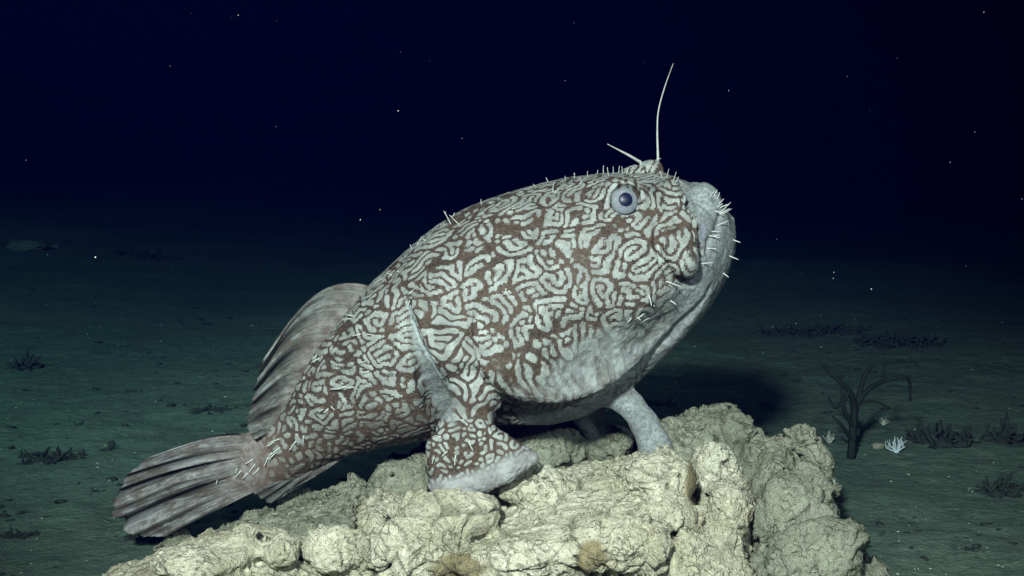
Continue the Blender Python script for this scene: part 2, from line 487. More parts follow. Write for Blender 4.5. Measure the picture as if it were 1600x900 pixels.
# cheek disc: the broad gill cover hanging over the belly
CH = smooth_poly(XZ([(735, 470), (733, 520), (744, 570), (772, 606), (806, 626), (850, 634), (900, 631), (950, 614), (990, 590),
                     (1035, 550), (1070, 505), (1060, 440), (1000, 380), (900, 350), (800, 390)], -.17), 5)
wch = np.clip(.206 - .35 * np.maximum(GX - .10, 0) - .04 * np.maximum(-.02 - GX, 0), .07, .21)
xz_mid = sstep(.40, .20, GZ)
for sd in (-1, 1):
    vpillow(CH, np.minimum(wch, Wsurf + .003 + .110 * sstep(.37, .19, GZ)), .015, .003, .01, sd)
# shoulder pad before the arm
SH = smooth_poly(XZ([(637, 472), (648, 465), (700, 492), (742, 520), (756, 575), (782, 625), (772, 645), (712, 640), (702, 606), (682, 572), (660, 530)], -.17), 4)
wsh = blur2(np.maximum(Wsurf, .13), 12) + .014 + .03 * sstep(.30, .16, GZ)
for sd in (-1, 1):
    # gill opening groove behind it
    g = [surf(x, y, -.002) * np.array([1, -sd, 1]) for x, y in ((644, 505), (656, 545), (674, 590), (690, 630), (704, 660))]
    fish.chain(g, [.006, .013, .021, .024, .016], .008, cut=True)
    vpillow(SH, np.minimum(wsh, .183), .012, .004, .06, sd)
def mir(pts): return [np.array([p[0], -p[1], p[2]]) for p in pts]
# arm and foot, camera side, then the far side the same way
arm = [P(742, 560, -.130), P(742, 605, -.150), P(738, 640, -.170), P(728, 668, -.186), P(722, 700, -.195)]
ar = [.030, .028, .026, .031, .028]
FT = [(712, 640), (762, 642), (772, 664), (802, 684), (838, 708), (840, 718), (826, 730), (790, 748), (752, 762), (712, 773), (684, 774), (674, 758), (667, 726), (668, 692), (688, 668)]
def foot(sd, dx=0, dy=0, yb=.197):
    poly = smooth_poly(XZ([(x + dx, y + dy) for x, y in FT], -yb), 4)
    poly = np.array([[p[0], p[1]] for p in poly])
    fish.pillow(poly, sd * yb - .017, sd * yb + .017, .0165, .018, shear=0)
    # thick sole rim
    rim = [(682, 760), (712, 761), (752, 750), (790, 736), (826, 717)]
    fish.chain([P(x + dx, y + dy, -yb) * np.array([1, -sd, 1]) for x, y in rim], [.012, .0165, .0165, .014, .009], .012)
fish.chain(arm, ar, .020, flat=.75); foot(-1)
fish.chain([p + np.array([-.035, 0, .0]) for p in mir(arm)], ar, .020); foot(1, -42, -6)
# pelvic paddle that steps on the boulder ahead
pv = [P(955, 610, -.02), P(985, 634, -.03), P(1008, 664, -.035), P(1022, 696, -.035)]
fish.chain(pv, [.024, .020, .018, .020], .010, flat=.8)
fish.pillow(smooth_poly(XZ([(976, 638), (1000, 632), (1025, 658), (1047, 690), (1049, 712), (1030, 719), (1004, 715), (994, 690), (984, 662)], -.035), 4), -.050, -.020, .014, .012)
pv2 = [P(905, 625, .08), P(918, 645, .11), P(930, 668, .13)]
fish.chain(pv2, [.034, .022, .024], .018)
# brow, knob for the rod, upper lip fold, corner lobe, lower jaw
fish.chain([P(985, 276, -.01), P(1016, 266, -.01), P(1024, 262, -.01)], [.014, .013, .010], .010)
fish.ell(surf(977, 313, -.012), (.036, .02, .033), .014)
lip = [surf(1048, 290, -.004), surf(1062, 316, .002), surf(1070, 348, .006), surf(1069, 380, .010), surf(1068, 408, .012)]
fish.chain(lip, [.010, .014, .017, .022, .022], .004)
fish.chain([surf(1046, 372, .002), surf(1054, 396, .008), surf(1068, 410, .013)], [.013, .018, .022], .004)
fish.chain([fs(x, y, 0) for x, y in ((1024, 350), (1024, 380), (1034, 408), (1048, 430), (1064, 442), (1082, 440), (1096, 424))], [.002, .004, .0055, .007, .007, .0065, .004], .003, cut=True)
jaw = [P(1082, 306, -.02), P(1100, 320, -.03), P(1110, 345, -.05), P(1108, 372, -.06)]
fish.chain(jaw, [.017, .021, .024, .020], .008)
fish.ell(P(1099, 322, -.062), (.027, .030, .036), .008)
fish.chain([fs(x, y, 0) for x, y in ((1064, 284), (1070, 300), (1079, 325), (1088, 350), (1093, 375), (1095, 395))], [.004, .008, .0085, .0085, .006, .003], .0025, cut=True)
fish.chain([fs(x, y, 0) for x, y in ((1112, 306), (1126, 330), (1122, 356), (1108, 376), (1102, 396))], [.003, .0045, .005, .004, .003], .005, cut=True)
fish.chain([fs(x, y, 0) for x, y in ((1084, 312), (1100, 320), (1112, 334))], [.002, .003, .002], .004, cut=True)
fish.chain([fs(x, y, .001) for x, y in ((739, 478), (735, 505), (735, 532), (741, 560), (752, 584), (770, 606))], [.0012, .0028, .0036, .0042, .0044, .0030], .003, cut=True)
# body folds under the chin and along the throat
fish.chain([surf(1110, 450, .001), surf(1080, 492, .002), surf(1040, 530, .003), surf(1000, 566, .004)], [.003, .006, .008, .004], .008, cut=True)
# eye socket
eyeC = surf(977, 313, .004)
rim = [eyeC + np.array([.0255 * math.cos(a), .001, .0250 * math.sin(a)]) for a in np.linspace(0, 2 * math.pi, 15)]
fish.chain(rim, [.0045] * 15, .006)
fish.ell(eyeC + np.array([0, -.004, 0]), (.0225, .016, .0225), .003, cut=True)
# the far side of the face is the mirror of the near one
i0 = int((P(985, 450)[0] - fish.lo[0]) / FH); k0 = int((P(900, 575)[2] - fish.lo[2]) / FH); ny2 = fish.n[1] // 2
fish.F[i0:, ny2 + 1:, k0:] = fish.F[i0:, :ny2, k0:][:, ::-1, :][:, :fish.n[1] - ny2 - 1, :]
bv, bq, btri = fish.polys()
bv, bq = subdivide(bv, bq, btri); btri = np.zeros((0, 3), np.int32); bv = relax(bv, bq, 2)
print('fish body', len(bv), round(time.time() - T0, 1))

# ---- pigment grown as a labyrinth inside warped cells
def sh_pattern(nx, ny, dx, cell_size, seed=1, iters=60, lam=.0106, warp=.006, edge=.9):
    rng = np.random.default_rng(seed)
    X, Yg = np.meshgrid(np.arange(nx) * dx, np.arange(ny) * dx, indexing='ij')
    kx = np.fft.fftfreq(nx, dx)[:, None] * 2 * np.pi; ky = np.fft.rfftfreq(ny, dx)[None, :] * 2 * np.pi
    k2 = kx ** 2 + ky ** 2
    def sm(l):
        n = np.fft.irfft2(np.fft.rfft2(rng.standard_normal((nx, ny))) * np.exp(-k2 * l * l / 2), s=(nx, ny)); return n / n.std()
    wx = X + sm(.014) * warp; wy = Yg + sm(.014) * warp
    pts = []; x = 0.
    while x < nx * dx:
        c = cell_size(x); y = -c * rng.random()
        while y < ny * dx + c:
            cc = c * rng.uniform(.85, 1.15)
            pts.append((x + c * .5 + rng.uniform(-.42, .42) * c, y + rng.uniform(-.42, .42) * c)); y += cc
        x += c * .92
    F1 = np.full((nx, ny), 9.); F2 = F1.copy()
    for p in pts:
        i0 = max(0, int((p[0] - .12) / dx)); i1 = min(nx, int((p[0] + .12) / dx)); j0 = max(0, int((p[1] - .12) / dx)); j1 = min(ny, int((p[1] + .12) / dx))
        if i1 <= i0 or j1 <= j0: continue
        s = np.s_[i0:i1, j0:j1]; d = np.hypot(wx[s] - p[0], wy[s] - p[1])
        a = F1[s]; b = F2[s]; F2[s] = np.where(d < a, a, np.minimum(b, d)); F1[s] = np.minimum(a, d)
    e = (F2 - F1) * .5
    force = -edge * np.exp(-(e / np.clip(.0030 + .0009 * sm(.022), .0016, .0042)) ** 2)
    force = force + .16 * sm(.0045)
    q = 2 * np.pi / lam; lin = .55 - ((k2 / q ** 2) - 1) ** 2 * 1.2
    u = rng.standard_normal((nx, ny)) * .3; dt = .5; g = np.clip(.62 + .16 * sm(.02), .48, .9)
    for i in range(iters):
        u = np.fft.irfft2((np.fft.rfft2(u) + dt * np.fft.rfft2(-u ** 3 + g * u * u + force)) / (1 - dt * lin), s=(nx, ny))
    return u, e, sm(.012)
PD = .00115
U, E_, SMN = sh_pattern(1000, 1040, PD, lambda x: .020 + .022 * min(1, max(0, (x - .22) / .2)))
def samp(A, a, b):
    x = np.clip(a / PD, 0, A.shape[0] - 1.01); y = np.mod(b / PD, A.shape[1] - 1.01)
    i = x.astype(int); j = y.astype(int); fx = x - i; fy = y - j
    return (A[i, j] * (1 - fx) + A[i + 1, j] * fx) * (1 - fy) + (A[i, j + 1] * (1 - fx) + A[i + 1, j + 1] * fx) * fy
def topx(v):
    """picture position of world points (only used to read the painted regions of the skin off the side view)"""
    r = v - CAM; dz = r[:, 1] * cp_ - r[:, 2] * sp_
    return 800 + F_PX * r[:, 0] / dz, 450 - F_PX * (r[:, 1] * sp_ + r[:, 2] * cp_) / dz
bn = normals(bv, bq, btri)
if np.mean((bv - bv.mean(0)) * bn) < 0: bn = -bn; bq = bq[:, ::-1]; btri = btri[:, ::-1] if len(btri) else btri
near = np.array(bv); near[:, 1] = -np.abs(near[:, 1])
ux, uy = topx(near)
ii = np.clip(((bv[:, 0] - gx[0]) / FH).round().astype(int), 0, len(gx) - 1); jj = np.clip(((bv[:, 2] - gz[0]) / FH).round().astype(int), 0, len(gz) - 1)
s2f, h2f = blur2(np.where(okm, s2, 0), 2), h2b
sv = s2f[ii, jj]; tv = tsg[ii, jj]; hv = h2f[ii, jj]; wv_ = np.maximum(w2b[ii, jj], .01)
ang = np.arctan2(tv * hv, np.maximum(np.abs(bv[:, 1]), 1e-4) * hv / wv_)
arc = ang * (hv * .55 + wv_ * .45) * np.where(bv[:, 1] < 0, 1, -1) + .45
limb = poly_sd(ux, uy, [(636, 465), (745, 500), (752, 580), (800, 640), (860, 720), (700, 800), (640, 760), (670, 660), (700, 620), (680, 575)]) < 0
av = np.where(limb, .30 + (near[:, 0] + .25) * .9, sv + .02); bw = np.where(limb, near[:, 2] * .9 + .2, arc)
footz = limb & (uy > 655)
av = np.where(footz, (near[:, 0] + .22) * 1.45, av); bw = np.where(footz, near[:, 2] * 1.45 + .75, bw)
wa = .006 * vn(near, .020, 61) + .0014 * vn(near, .009, 63); wb = .006 * vn(near, .020, 62) + .0014 * vn(near, .009, 64)
u = samp(U, av + wa, bw + wb); sn = samp(SMN, av * .8, bw)
pat = sstep(-.42, -.14, u)
# plain (unpatterned) skin: jaw, throat, belly underside, peduncle
def poly_soft(pts, soft): return sstep(soft, -soft, poly_sd(ux.astype(np.float32), uy.astype(np.float32), pts))
nz1 = fbm(near, .05, 4, 3); nz2 = fbm(near, .018, 3, 9)
JW = [(1066, 276), (1074, 300), (1084, 335), (1094, 365), (1094, 400), (1080, 436), (1052, 452), (1040, 480), (1010, 500), (960, 520), (900, 545), (860, 590), (900, 612), (960, 600), (1010, 570), (1100, 560), (1220, 400), (1180, 250)]
dj = poly_sd(ux.astype(np.float32), uy.astype(np.float32), JW)
plain = sstep(14, -14, dj + 16 * nz1)
belly = (~limb) * sstep(.0, 1.0, np.clip((uy - 634) / 8, 0, 1)) * ((ux > 765) & (ux < 1100))
plain = np.maximum(plain, belly)
plain = np.maximum(plain, sstep(600, 625, uy) * sstep(905, 930, ux) * (~limb))
cheekl = poly_soft([(790, 618), (850, 598), (885, 565), (940, 522), (1010, 492), (1050, 490), (1030, 550), (975, 606), (900, 640), (820, 638)], 20)
plain = plain * (1 - .85 * cheekl * (uy < 640))
recess = poly_soft([(640, 480), (660, 532), (684, 585), (704, 612), (712, 665), (690, 655), (664, 600), (646, 540)], 5)
plain = np.maximum(plain, recess * .9)
fr = np.full(len(ux), 99.)
fp = [(637, 474), (646, 500), (655, 528), (668, 552), (682, 574), (694, 592), (703, 606)]
for (x0, y0_), (x1, y1_) in zip(fp[:-1], fp[1:]):
    tt_ = np.clip(((ux - x0) * (x1 - x0) + (uy - y0_) * (y1_ - y0_)) / ((x1 - x0) ** 2 + (y1_ - y0_) ** 2), 0, 1)
    fr = np.minimum(fr, np.hypot(ux - x0 - tt_ * (x1 - x0), uy - y0_ - tt_ * (y1_ - y0_)))
fringe = sstep(4.0, 1.6, fr + 2.6 * vn(near, .005, 71))
ped = sstep(470, 395, ux)                                       # pattern fades to the tail
low = poly_soft([(470, 690), (560, 640), (640, 640), (700, 610), (720, 700), (560, 740), (450, 760), (380, 790)], 26)  # shade under the rear body, painted as dimmed pale bands
sole = poly_soft([(660, 754), (700, 750), (750, 734), (800, 712), (850, 698), (850, 800), (640, 800)], 9) * limb
back = sstep(.25, .36, near[:, 2])
me = mesh_from('body', bv, bq, btri)
# relief: pale bands stand a little proud, skin wrinkles on the jaw
disp = .0011 * (pat - .5) * (1 - plain) * (1 - .6 * ped) + .0012 * fbm(bv, .012, 3, 5) + .003 * fbm(bv, .05, 3, 8) + plain * .0010 * billow(bv * np.array([1, 1, .5]), .010, 3, 4)
bv2 = bv + bn * disp[:, None]
bodyloc = np.array([-.05, 0, .12])
me.vertices.foreach_set('co', (bv2 - bodyloc).astype(np.float32).ravel())
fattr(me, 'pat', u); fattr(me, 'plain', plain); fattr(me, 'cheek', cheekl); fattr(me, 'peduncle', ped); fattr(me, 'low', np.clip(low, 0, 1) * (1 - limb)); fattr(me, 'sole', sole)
fattr(me, 'fringe', fringe); fattr(me, 'stem', sstep(425, 370, ux)); fattr(me, 'gap', np.exp(-(samp(E_, av, bw) / .004) ** 2))
fattr(me, 'lilac', sstep(5, 2, np.hypot(ux - 1098 + (uy - 358) * .05, (uy - 362) * .25)))
me.update()

m = NT('mottled_skin'); v = m.obj()
brown = m.mix(m.rng(m.noise(v, 14, 4, .6), .35, .68), (.028, .021, .015), (.062, .044, .030))
brown = m.mix(m.rng(m.noise(v, 330, 3, .7), .42, .72, 0, .6), brown, (.16, .12, .10))
brown = m.mix(m.attr('peduncle'), brown, (.12, .088, .075))
white = m.mix(m.rng(m.noise(v, 22, 5, .65), .35, .65), (.20, .22, .205), (.40, .44, .415))
white = m.mix(m.rng(m.noise(v, 300, 3, .75), .40, .62, 0, .75), white, (.22, .24, .225))
pa = m.rng(m.math('ADD', m.attr('pat'), m.math('MULTIPLY', m.math('SUBTRACT', m.noise(v, 110, 4, .62), .5), 1.3)), -.42, .06)
pa = m.math('MULTIPLY', pa, m.rng(m.noise(v, 70, 5, .7), .36, .60, .62, 1.0))
pf = m.math('MULTIPLY', pa, m.rng(m.attr('peduncle'), 0, 1, 1, .28))
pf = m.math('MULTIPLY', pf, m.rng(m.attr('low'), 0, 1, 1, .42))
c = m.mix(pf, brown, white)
blot = m.mix(m.rng(m.noise(v, 30, 6, .68, .6), .40, .60), (.13, .115, .105), (.42, .47, .47))
c = m.mix(m.math('MULTIPLY', m.attr('cheek'), .62), c, blot)
gray = m.mix(m.rng(m.noise(v, 22, 5, .65), .3, .7), (.17, .19, .185), (.33, .37, .36))
gray = m.mix(m.rng(m.noise(v, 210, 4, .75), .40, .62, 0, .8), gray, (.09, .10, .10))
c = m.mix(m.attr('plain'), c, gray)
sol = m.mix(m.rng(m.noise(v, 38, 4, .6), .35, .7), (.17, .165, .165), (.34, .36, .36))
c = m.mix(m.attr('sole'), c, sol)
c = m.mix(m.math('MULTIPLY', m.attr('stem'), .8), c, m.mix(m.rng(m.noise(v, 60, 5, .7), .4, .6), (.10, .075, .062), (.24, .235, .23)))
c = m.mix(m.math('MULTIPLY', m.attr('fringe'), .8), c, (.36, .41, .41))
c = m.mix(m.math('MULTIPLY', m.attr('lilac'), .6), c, (.28, .27, .38))
nn = m.bump(m.noise(v, 420, 4, .75), .55, .0016); nn = m.bump(m.noise(v, 130, 4, .6), .35, .003, nn)
skin = m.out(c, m.rng(m.noise(v, 60, 3), .3, .7, .55, .75), nn, .18)
m.b.inputs['Subsurface Weight'].default_value = .0

fishR = empty('fish', (-.05, 0, .12))
tag(fishR, 'big mottled brown and white bottom fish propped on its fins over the pale rocks', 'fish')
body = link('body', me, skin, fishR)
bvh = BVHTree.FromPolygons([tuple(p) for p in bv2], [tuple(f) for f in bq.tolist()] + [tuple(f) for f in btri.tolist()])
def hit(px, py):
    r = bvh.ray_cast(Vector(CAM), ray(px, py))
    return (np.array(r[0]), np.array(r[1])) if r[0] is not None else (None, None)

# ---- eyes
def skin_mat(name, col, rough=.3, sp=.5):
    q = NT(name); vv = q.obj()
    cc = q.mix(q.rng(q.noise(vv, 120, 3), .35, .65), tuple(x * .8 for x in col), tuple(min(1, x * 1.15) for x in col))
    return q.out(cc, rough, None, sp)
m = NT('iris'); v = m.obj()
rad = m.n('ShaderNodeVectorMath', operation='LENGTH'); m.l(m.obj((1, 0, 1)), rad.inputs[0])
c = m.mix(m.rng(rad.outputs['Value'], .009, .0135), (.10, .12, .155), (.165, .185, .205))
c = m.mix(m.rng(rad.outputs['Value'], .0150, .0185), c, (.15, .165, .18))
c = m.mix(m.rng(m.noise(v, 240, 4, .7), .45, .65, 0, .7), c, (.27, .30, .32))
iris_m = m.out(c, .5, m.bump(m.noise(v, 300, 3), .3, .001), .35)
pupil_m = skin_mat('pupil', (.005, .008, .030), .4, .3)
def disc(r, depth, y0, nr=10, ns=36, inner=0.0):
    """a shallow dome facing -Y"""
    vs = []; fs = []
    for i in range(nr + 1):
        a = inner + (1 - inner) * i / nr
        for j in range(ns):
            t = 2 * math.pi * j / ns
            vs.append((r * a * math.cos(t), y0 + depth * a * a, r * a * math.sin(t)))
    for i in range(nr):
        for j in range(ns):
            b = i * ns + j; b2 = i * ns + (j + 1) % ns
            fs.append((b, b2, b2 + ns, b + ns))
    return vs, fs
def eye(pos, sgn):
    vs, fs = disc(.0198, .011, -.0065)
    n0 = len(vs); vs += [(0.95 * x, y + .012, .95 * z) for x, y, z in vs[-36:]]
    for j in range(36): fs.append((n0 - 36 + j, n0 - 36 + (j + 1) % 36, n0 + (j + 1) % 36, n0 + j))
    me_ = bpy.data.meshes.new('eye'); me_.from_pydata(vs, [], fs); me_.polygons.foreach_set('use_smooth', [True] * len(fs)); me_.update()
    o = link('eye', me_, iris_m, fishR); o.location = pos - bodyloc
    vs, fs = disc(.0098, .0022, -.0092)
    n0 = len(vs); vs += [(x, y + .003, z) for x, y, z in vs[-36:]]
    for j in range(36): fs.append((n0 - 36 + j, n0 - 36 + (j + 1) % 36, n0 + (j + 1) % 36, n0 + j))
    mp = bpy.data.meshes.new('pupil'); mp.from_pydata(vs, [], fs); mp.polygons.foreach_set('use_smooth', [True] * len(fs)); mp.update()
    p = link('pupil', mp, pupil_m, o); p.location = (-.001, 0, .0005)
    o.rotation_euler = (R(-12), 0, R(8)) if sgn < 0 else (R(12), 0, R(180 - 8))
eye(eyeC + np.array([0, -.0035, 0]), -1)
eye(eyeC * np.array([1, -1, 1]) + np.array([0, .0035, 0]), 1)

# ---- fins
def fin_mat(name, pale, dark, sk=30):
    m = NT(name); v = m.obj()
    uv = m.n('ShaderNodeTexCoord').outputs['UV']
    mp = m.n('ShaderNodeMapping'); mp.inputs['Scale'].default_value = (sk, 1.6, 1); m.l(uv, mp.inputs[0])
    st = m.noise(mp.outputs[0], 1.0, 6, .72, .8)
    mp2 = m.n('ShaderNodeMapping'); mp2.inputs['Scale'].default_value = (90, 14, 1); m.l(uv, mp2.inputs[0])
    fine = m.noise(mp2.outputs[0], 1.0, 4, .7, .4)
    c = m.mix(m.rng(st, .40, .60), dark, pale)
    c = m.mix(m.rng(fine, .48, .66, 0, .75), c, tuple(x * .4 for x in pale))
    c = m.mix(m.rng(m.noise(v, 34, 6, .72), .44, .58, 0, .85), c, (.085, .070, .055))
    c = m.mix(m.math('MULTIPLY', m.attr('crease'), .9), c, tuple(x * .35 for x in dark))  # fold shade painted into the colour where pleats sink away
    sep = m.n('ShaderNodeSeparateXYZ'); m.l(uv, sep.inputs[0])
    c = m.mix(m.rng(sep.outputs[1], .06, .40, .95, 0), c, m.mix(m.rng(m.noise(v, 45, 4), .4, .6), (.10, .075, .062), (.20, .19, .18)))
    nn = m.bump(st, .9, .006); nn = m.bump(fine, .6, .002, nn)
    return m.out(c, .65, nn, .25)
finm = fin_mat('fin_skin', (.27, .30, .28), (.055, .054, .048))
finm2 = fin_mat('tail_fin_skin', (.36, .37, .37), (.040, .036, .032), 14)
def fin(name, base, tip, mid=None, nu=120, nvv=40, y0=0., lean=0., pleats=None, amp=.010, rays=12, th=.0035, curve=0., curve1=0., mat=None, jag=.006, seed=0):
    b = smooth_open(base, 30); t = smooth_open(tip, 30)
    ip = lambda a, u: np.array([np.interp(u * (len(a) - 1), np.arange(len(a)), a[:, k]) for k in range(2)])
    rg = np.random.default_rng(seed); jt = rg.uniform(-1, 1, 400)
    V = []; UV = []; CR = []
    for i in range(nu + 1):
        u_ = i / nu
        pb, pt = ip(b, u_), ip(t, u_)
        tl = 1 + jag / .1 * (.22 * math.sin(u_ * rays * 2 * math.pi) + .5 * np.interp(u_ * 60, np.arange(400), jt))
        dv = pt - pb; nrm = np.array([-dv[1], dv[0]])
        for j in range(nvv + 1):
            v_ = j / nvv; q = pb + dv * (v_ * (1 + (tl - 1) * v_)) + nrm * (curve + (curve1 - curve) * u_) * math.sin(math.pi * v_ ** .75)
            y = y0 + lean * v_ * v_
            pl = 0.; cr = 0.
            if pleats:
                for (pu, wd, dp) in pleats:
                    x = (u_ - pu) / wd; g = math.exp(-x * x)
                    pl += dp * g * min(1, v_ * 1.6); cr += g * .9 * min(1, v_ * 2) if dp > 0 else 0
            ph_ = u_ * rays * 2 * math.pi + 1.2 * math.sin(3 * v_ + seed) + 1.7 * math.sin(u_ * 11 + seed) + .9 * math.sin(u_ * 23 + 2 * seed)
            rr = math.sin(ph_) * (.6 + .4 * math.sin(u_ * 17 + seed))
            y += pl + amp * .25 * rr * min(1, v_ * 2) + amp * .6 * math.sin(u_ * 9 + 3 * v_ + seed) * v_
            V.append((q[0], y, q[1], max(.0004, th * min(1, .3 + 2.2 * v_) * (1 - .85 * v_)))); UV.append((u_, v_)); CR.append(min(1, cr + .25 * max(0, rr) * v_))
    V = np.array(V); n = len(V)
    A = V[:, :3].copy(); B = A.copy(); A[:, 1] -= V[:, 3]; B[:, 1] += V[:, 3]
    vv = np.vstack([A, B]) - bodyloc; q = []
    idx = lambda i, j: i * (nvv + 1) + j
    for i in range(nu):
        for j in range(nvv):
            a, b_, c_, d = idx(i, j), idx(i + 1, j), idx(i + 1, j + 1), idx(i, j + 1)
            q.append((a, b_, c_, d)); q.append((a + n, d + n, c_ + n, b_ + n))
        q.append((idx(i, nvv), idx(i + 1, nvv), idx(i + 1, nvv) + n, idx(i, nvv) + n))
        q.append((idx(i + 1, 0), idx(i, 0), idx(i, 0) + n, idx(i + 1, 0) + n))
    for j in range(nvv):
        q.append((idx(0, j), idx(0, j + 1), idx(0, j + 1) + n, idx(0, j) + n)); q.append((idx(nu, j + 1), idx(nu, j), idx(nu, j) + n, idx(nu, j + 1) + n))
    me_ = mesh_from(name, vv, np.array(q))
    fattr(me_, 'crease', np.array(CR + CR))
    uvl = me_.uv_layers.new(name='UVMap'); li = np.zeros(len(me_.loops), np.int32); me_.loops.foreach_get('vertex_index', li)
    uvl.data.foreach_set('uv', np.array(UV + UV, np.float32)[li].ravel())
    return link(name, me_, mat or finm, fishR)
fin('dorsal_fin', XZ([(598, 458), (560, 484), (520, 528), (490, 576), (464, 620), (442, 652), (424, 676)], -.02),
    XZ([(424, 548), (410, 576), (402, 600), (398, 622), (392, 645), (393, 664), (402, 682)], -.02), y0=-.02, lean=-.025,
    pleats=[(.22, .05, .010), (.40, .05, .014), (.58, .045, .014), (.76, .05, .012)], rays=9, amp=.014, curve=-.24, curve1=0., jag=.005, th=.006, seed=1)
fin('tail_fin', XZ([(402, 682), (404, 704), (404, 725), (404, 745), (402, 764)]), XZ([(240, 708), (200, 744), (186, 790), (214, 824), (258, 836)]),
    y0=-.010, lean=-.012, pleats=[(.24, .03, .010), (.37, .028, .024), (.47, .06, -.014), (.63, .035, .034), (.76, .06, -.014)], rays=6, amp=.014, th=.020, curve=-.07, curve1=-.01, mat=finm2, jag=.004, seed=2)
fin('anal_fin', XZ([(548, 704), (510, 720), (474, 736), (440, 748)], -.02), XZ([(450, 764), (432, 782), (412, 778), (394, 768)], -.02),
    y0=-.02, lean=-.01, pleats=[(.35, .05, .010), (.62, .05, .012), (.82, .04, .008)], rays=5, amp=.010, th=.006, seed=3, nu=90, nvv=30, curve=.04, curve1=0.)

# ---- rod spines on the head
spm = skin_mat('spine_skin', (.34, .36, .33), .5, .3)
def spine(name, pts, rs, lab=None):
    P3 = np.array(pts); q = smooth_open(P3, 6); r_ = np.interp(np.linspace(0, 1, len(q)), np.linspace(0, 1, len(rs)), rs)
    b = MB(); b.tube(q, r_, 7); o = link(name, b.mesh(name, bodyloc), spm, fishR)
    if lab: o['label'] = lab
    return o
spine('rod_spine', [P(1025, 266, -.01), P(1028, 252, -.01), P(1027, 205, -.008), P(1029, 172, -.006), P(1039, 135, 0), P(1052, 99, .006)], [.005, .0022, .0014, .0011, .0009, .0004], 'long upright rod spine')
spine('rod_spine', [P(1014, 266, -.01), P(1004, 256, -.01), P(985, 244, -.016), P(966, 234, -.02), P(949, 225, -.024)], [.005, .0026, .0020, .0013, .0005], 'short rod spine leaning back')
spine('rod_spine', [P(1000, 268, -.015), P(1001, 258, -.015), P(1000, 250, -.015)], [.003, .0018, .0008], 'stubby rod spine')

# ---- skin filaments: [x, y, dx, dy] base and vector in picture pixels
FIL = [(704,350,-8,-22),(708,338,6,-6),(718,352,-16,-16),(752,318,-4,-8),(643,388,-4,-8),(652,382,8,-10),(664,376,-9,-8),(603,440,-4,-7),(612,430,-8,-3),(622,424,9,3),
 (864,299,-1,-16),(867,302,6,-8),(884,282,-2,-9),(898,279,2,-10),(918,275,-2,-9),(933,272,1,-8),(943,271,-2,-14),(951,270,-4,-14),(958,271,2,-12),(967,270,0,-12),(973,271,-4,-12),(979,272,0,-14),(986,272,2,-8),
 (1012,268,0,-9),(1042,278,0,-16),(1052,282,6,-15),(1056,284,6,-9),(1034,276,-2,-10),(836,288,-3,-6),(856,284,-2,-8),(905,290,2,-9),(925,288,-2,-8),
 (1110,308,2,-12),(1116,306,3,-12),(1121,310,4,-12),(1124,318,6,-10),(1126,324,10,-8),(1128,330,10,-12),(1120,324,8,-8),(1126,334,14,-8),(1131,328,8,-14),(1118,330,12,4),(1130,334,13,-8),
 (1122,352,18,-8),(1146,375,12,5),(1140,400,14,7),(1130,427,10,7),(1108,368,18,3),(1110,370,16,-4),(1106,388,16,2),(1096,412,18,-3),(1100,414,-14,2),(1112,362,14,-2),
 (1042,440,22,10),(1014,462,4,18),(1022,478,-8,-12),(1048,470,10,6),(1004,492,-10,6),(1012,498,-10,2),(996,496,8,4),(986,498,-6,6),
 (790,452,-3,8),(792,458,-8,3),(796,455,7,5),(660,450,-8,-6),(672,452,4,-9),(640,470,-3,10),(640,458,6,-6),
 (528,608,-14,-4),(534,606,-13,3),(540,604,-12,6),(536,600,-4,-5),(546,606,12,-4),(498,560,-10,10),(494,556,-4,8),(504,640,-8,4),(512,640,-3,8),(518,636,3,7),
 (548,498,-14,2),(553,494,-14,-2),(562,522,-10,5),(570,565,-10,2),(576,580,-12,3),(584,524,-14,-1),
 (430,690,-14,9),(436,686,-14,7),(436,700,-16,12),(432,706,-12,14),(460,694,-6,12),(462,690,-5,10),(474,682,-3,10),(418,716,-3,14),(424,708,-4,12),(394,718,-10,9),(398,726,-8,14),(386,740,-6,10),
 (344,740,-7,18),(350,756,-1,18),(372,728,-7,12),(376,736,-8,12),(404,732,-5,12),
 (712,712,-5,16),(733,690,2,16),(698,706,-10,8),(678,716,-8,8),(688,682,-10,-1)]
filmesh = []
for k in range(5):
    b = MB(); bend = (.08, .28, -.22, .42, -.38)[k]; rg = random.Random(k)
    zs = np.linspace(0, 1, 7); rr = (.095, .085, .075, .068, .06, .055, .02)
    b.tube([np.array([bend * z * z, 0, z]) for z in zs], rr, 6)
    if k in (1, 4): b.tube([np.array([bend * .5, 0, .7]), np.array([bend * .5 + .16, .05, .95])], [.05, .015], 5)
    filmesh.append(b.mesh('skin_filament'))
film = skin_mat('filament_skin', (.44, .48, .45), .6, .2)
for mm in filmesh: mm.materials.append(film)
rg = random.Random(5)
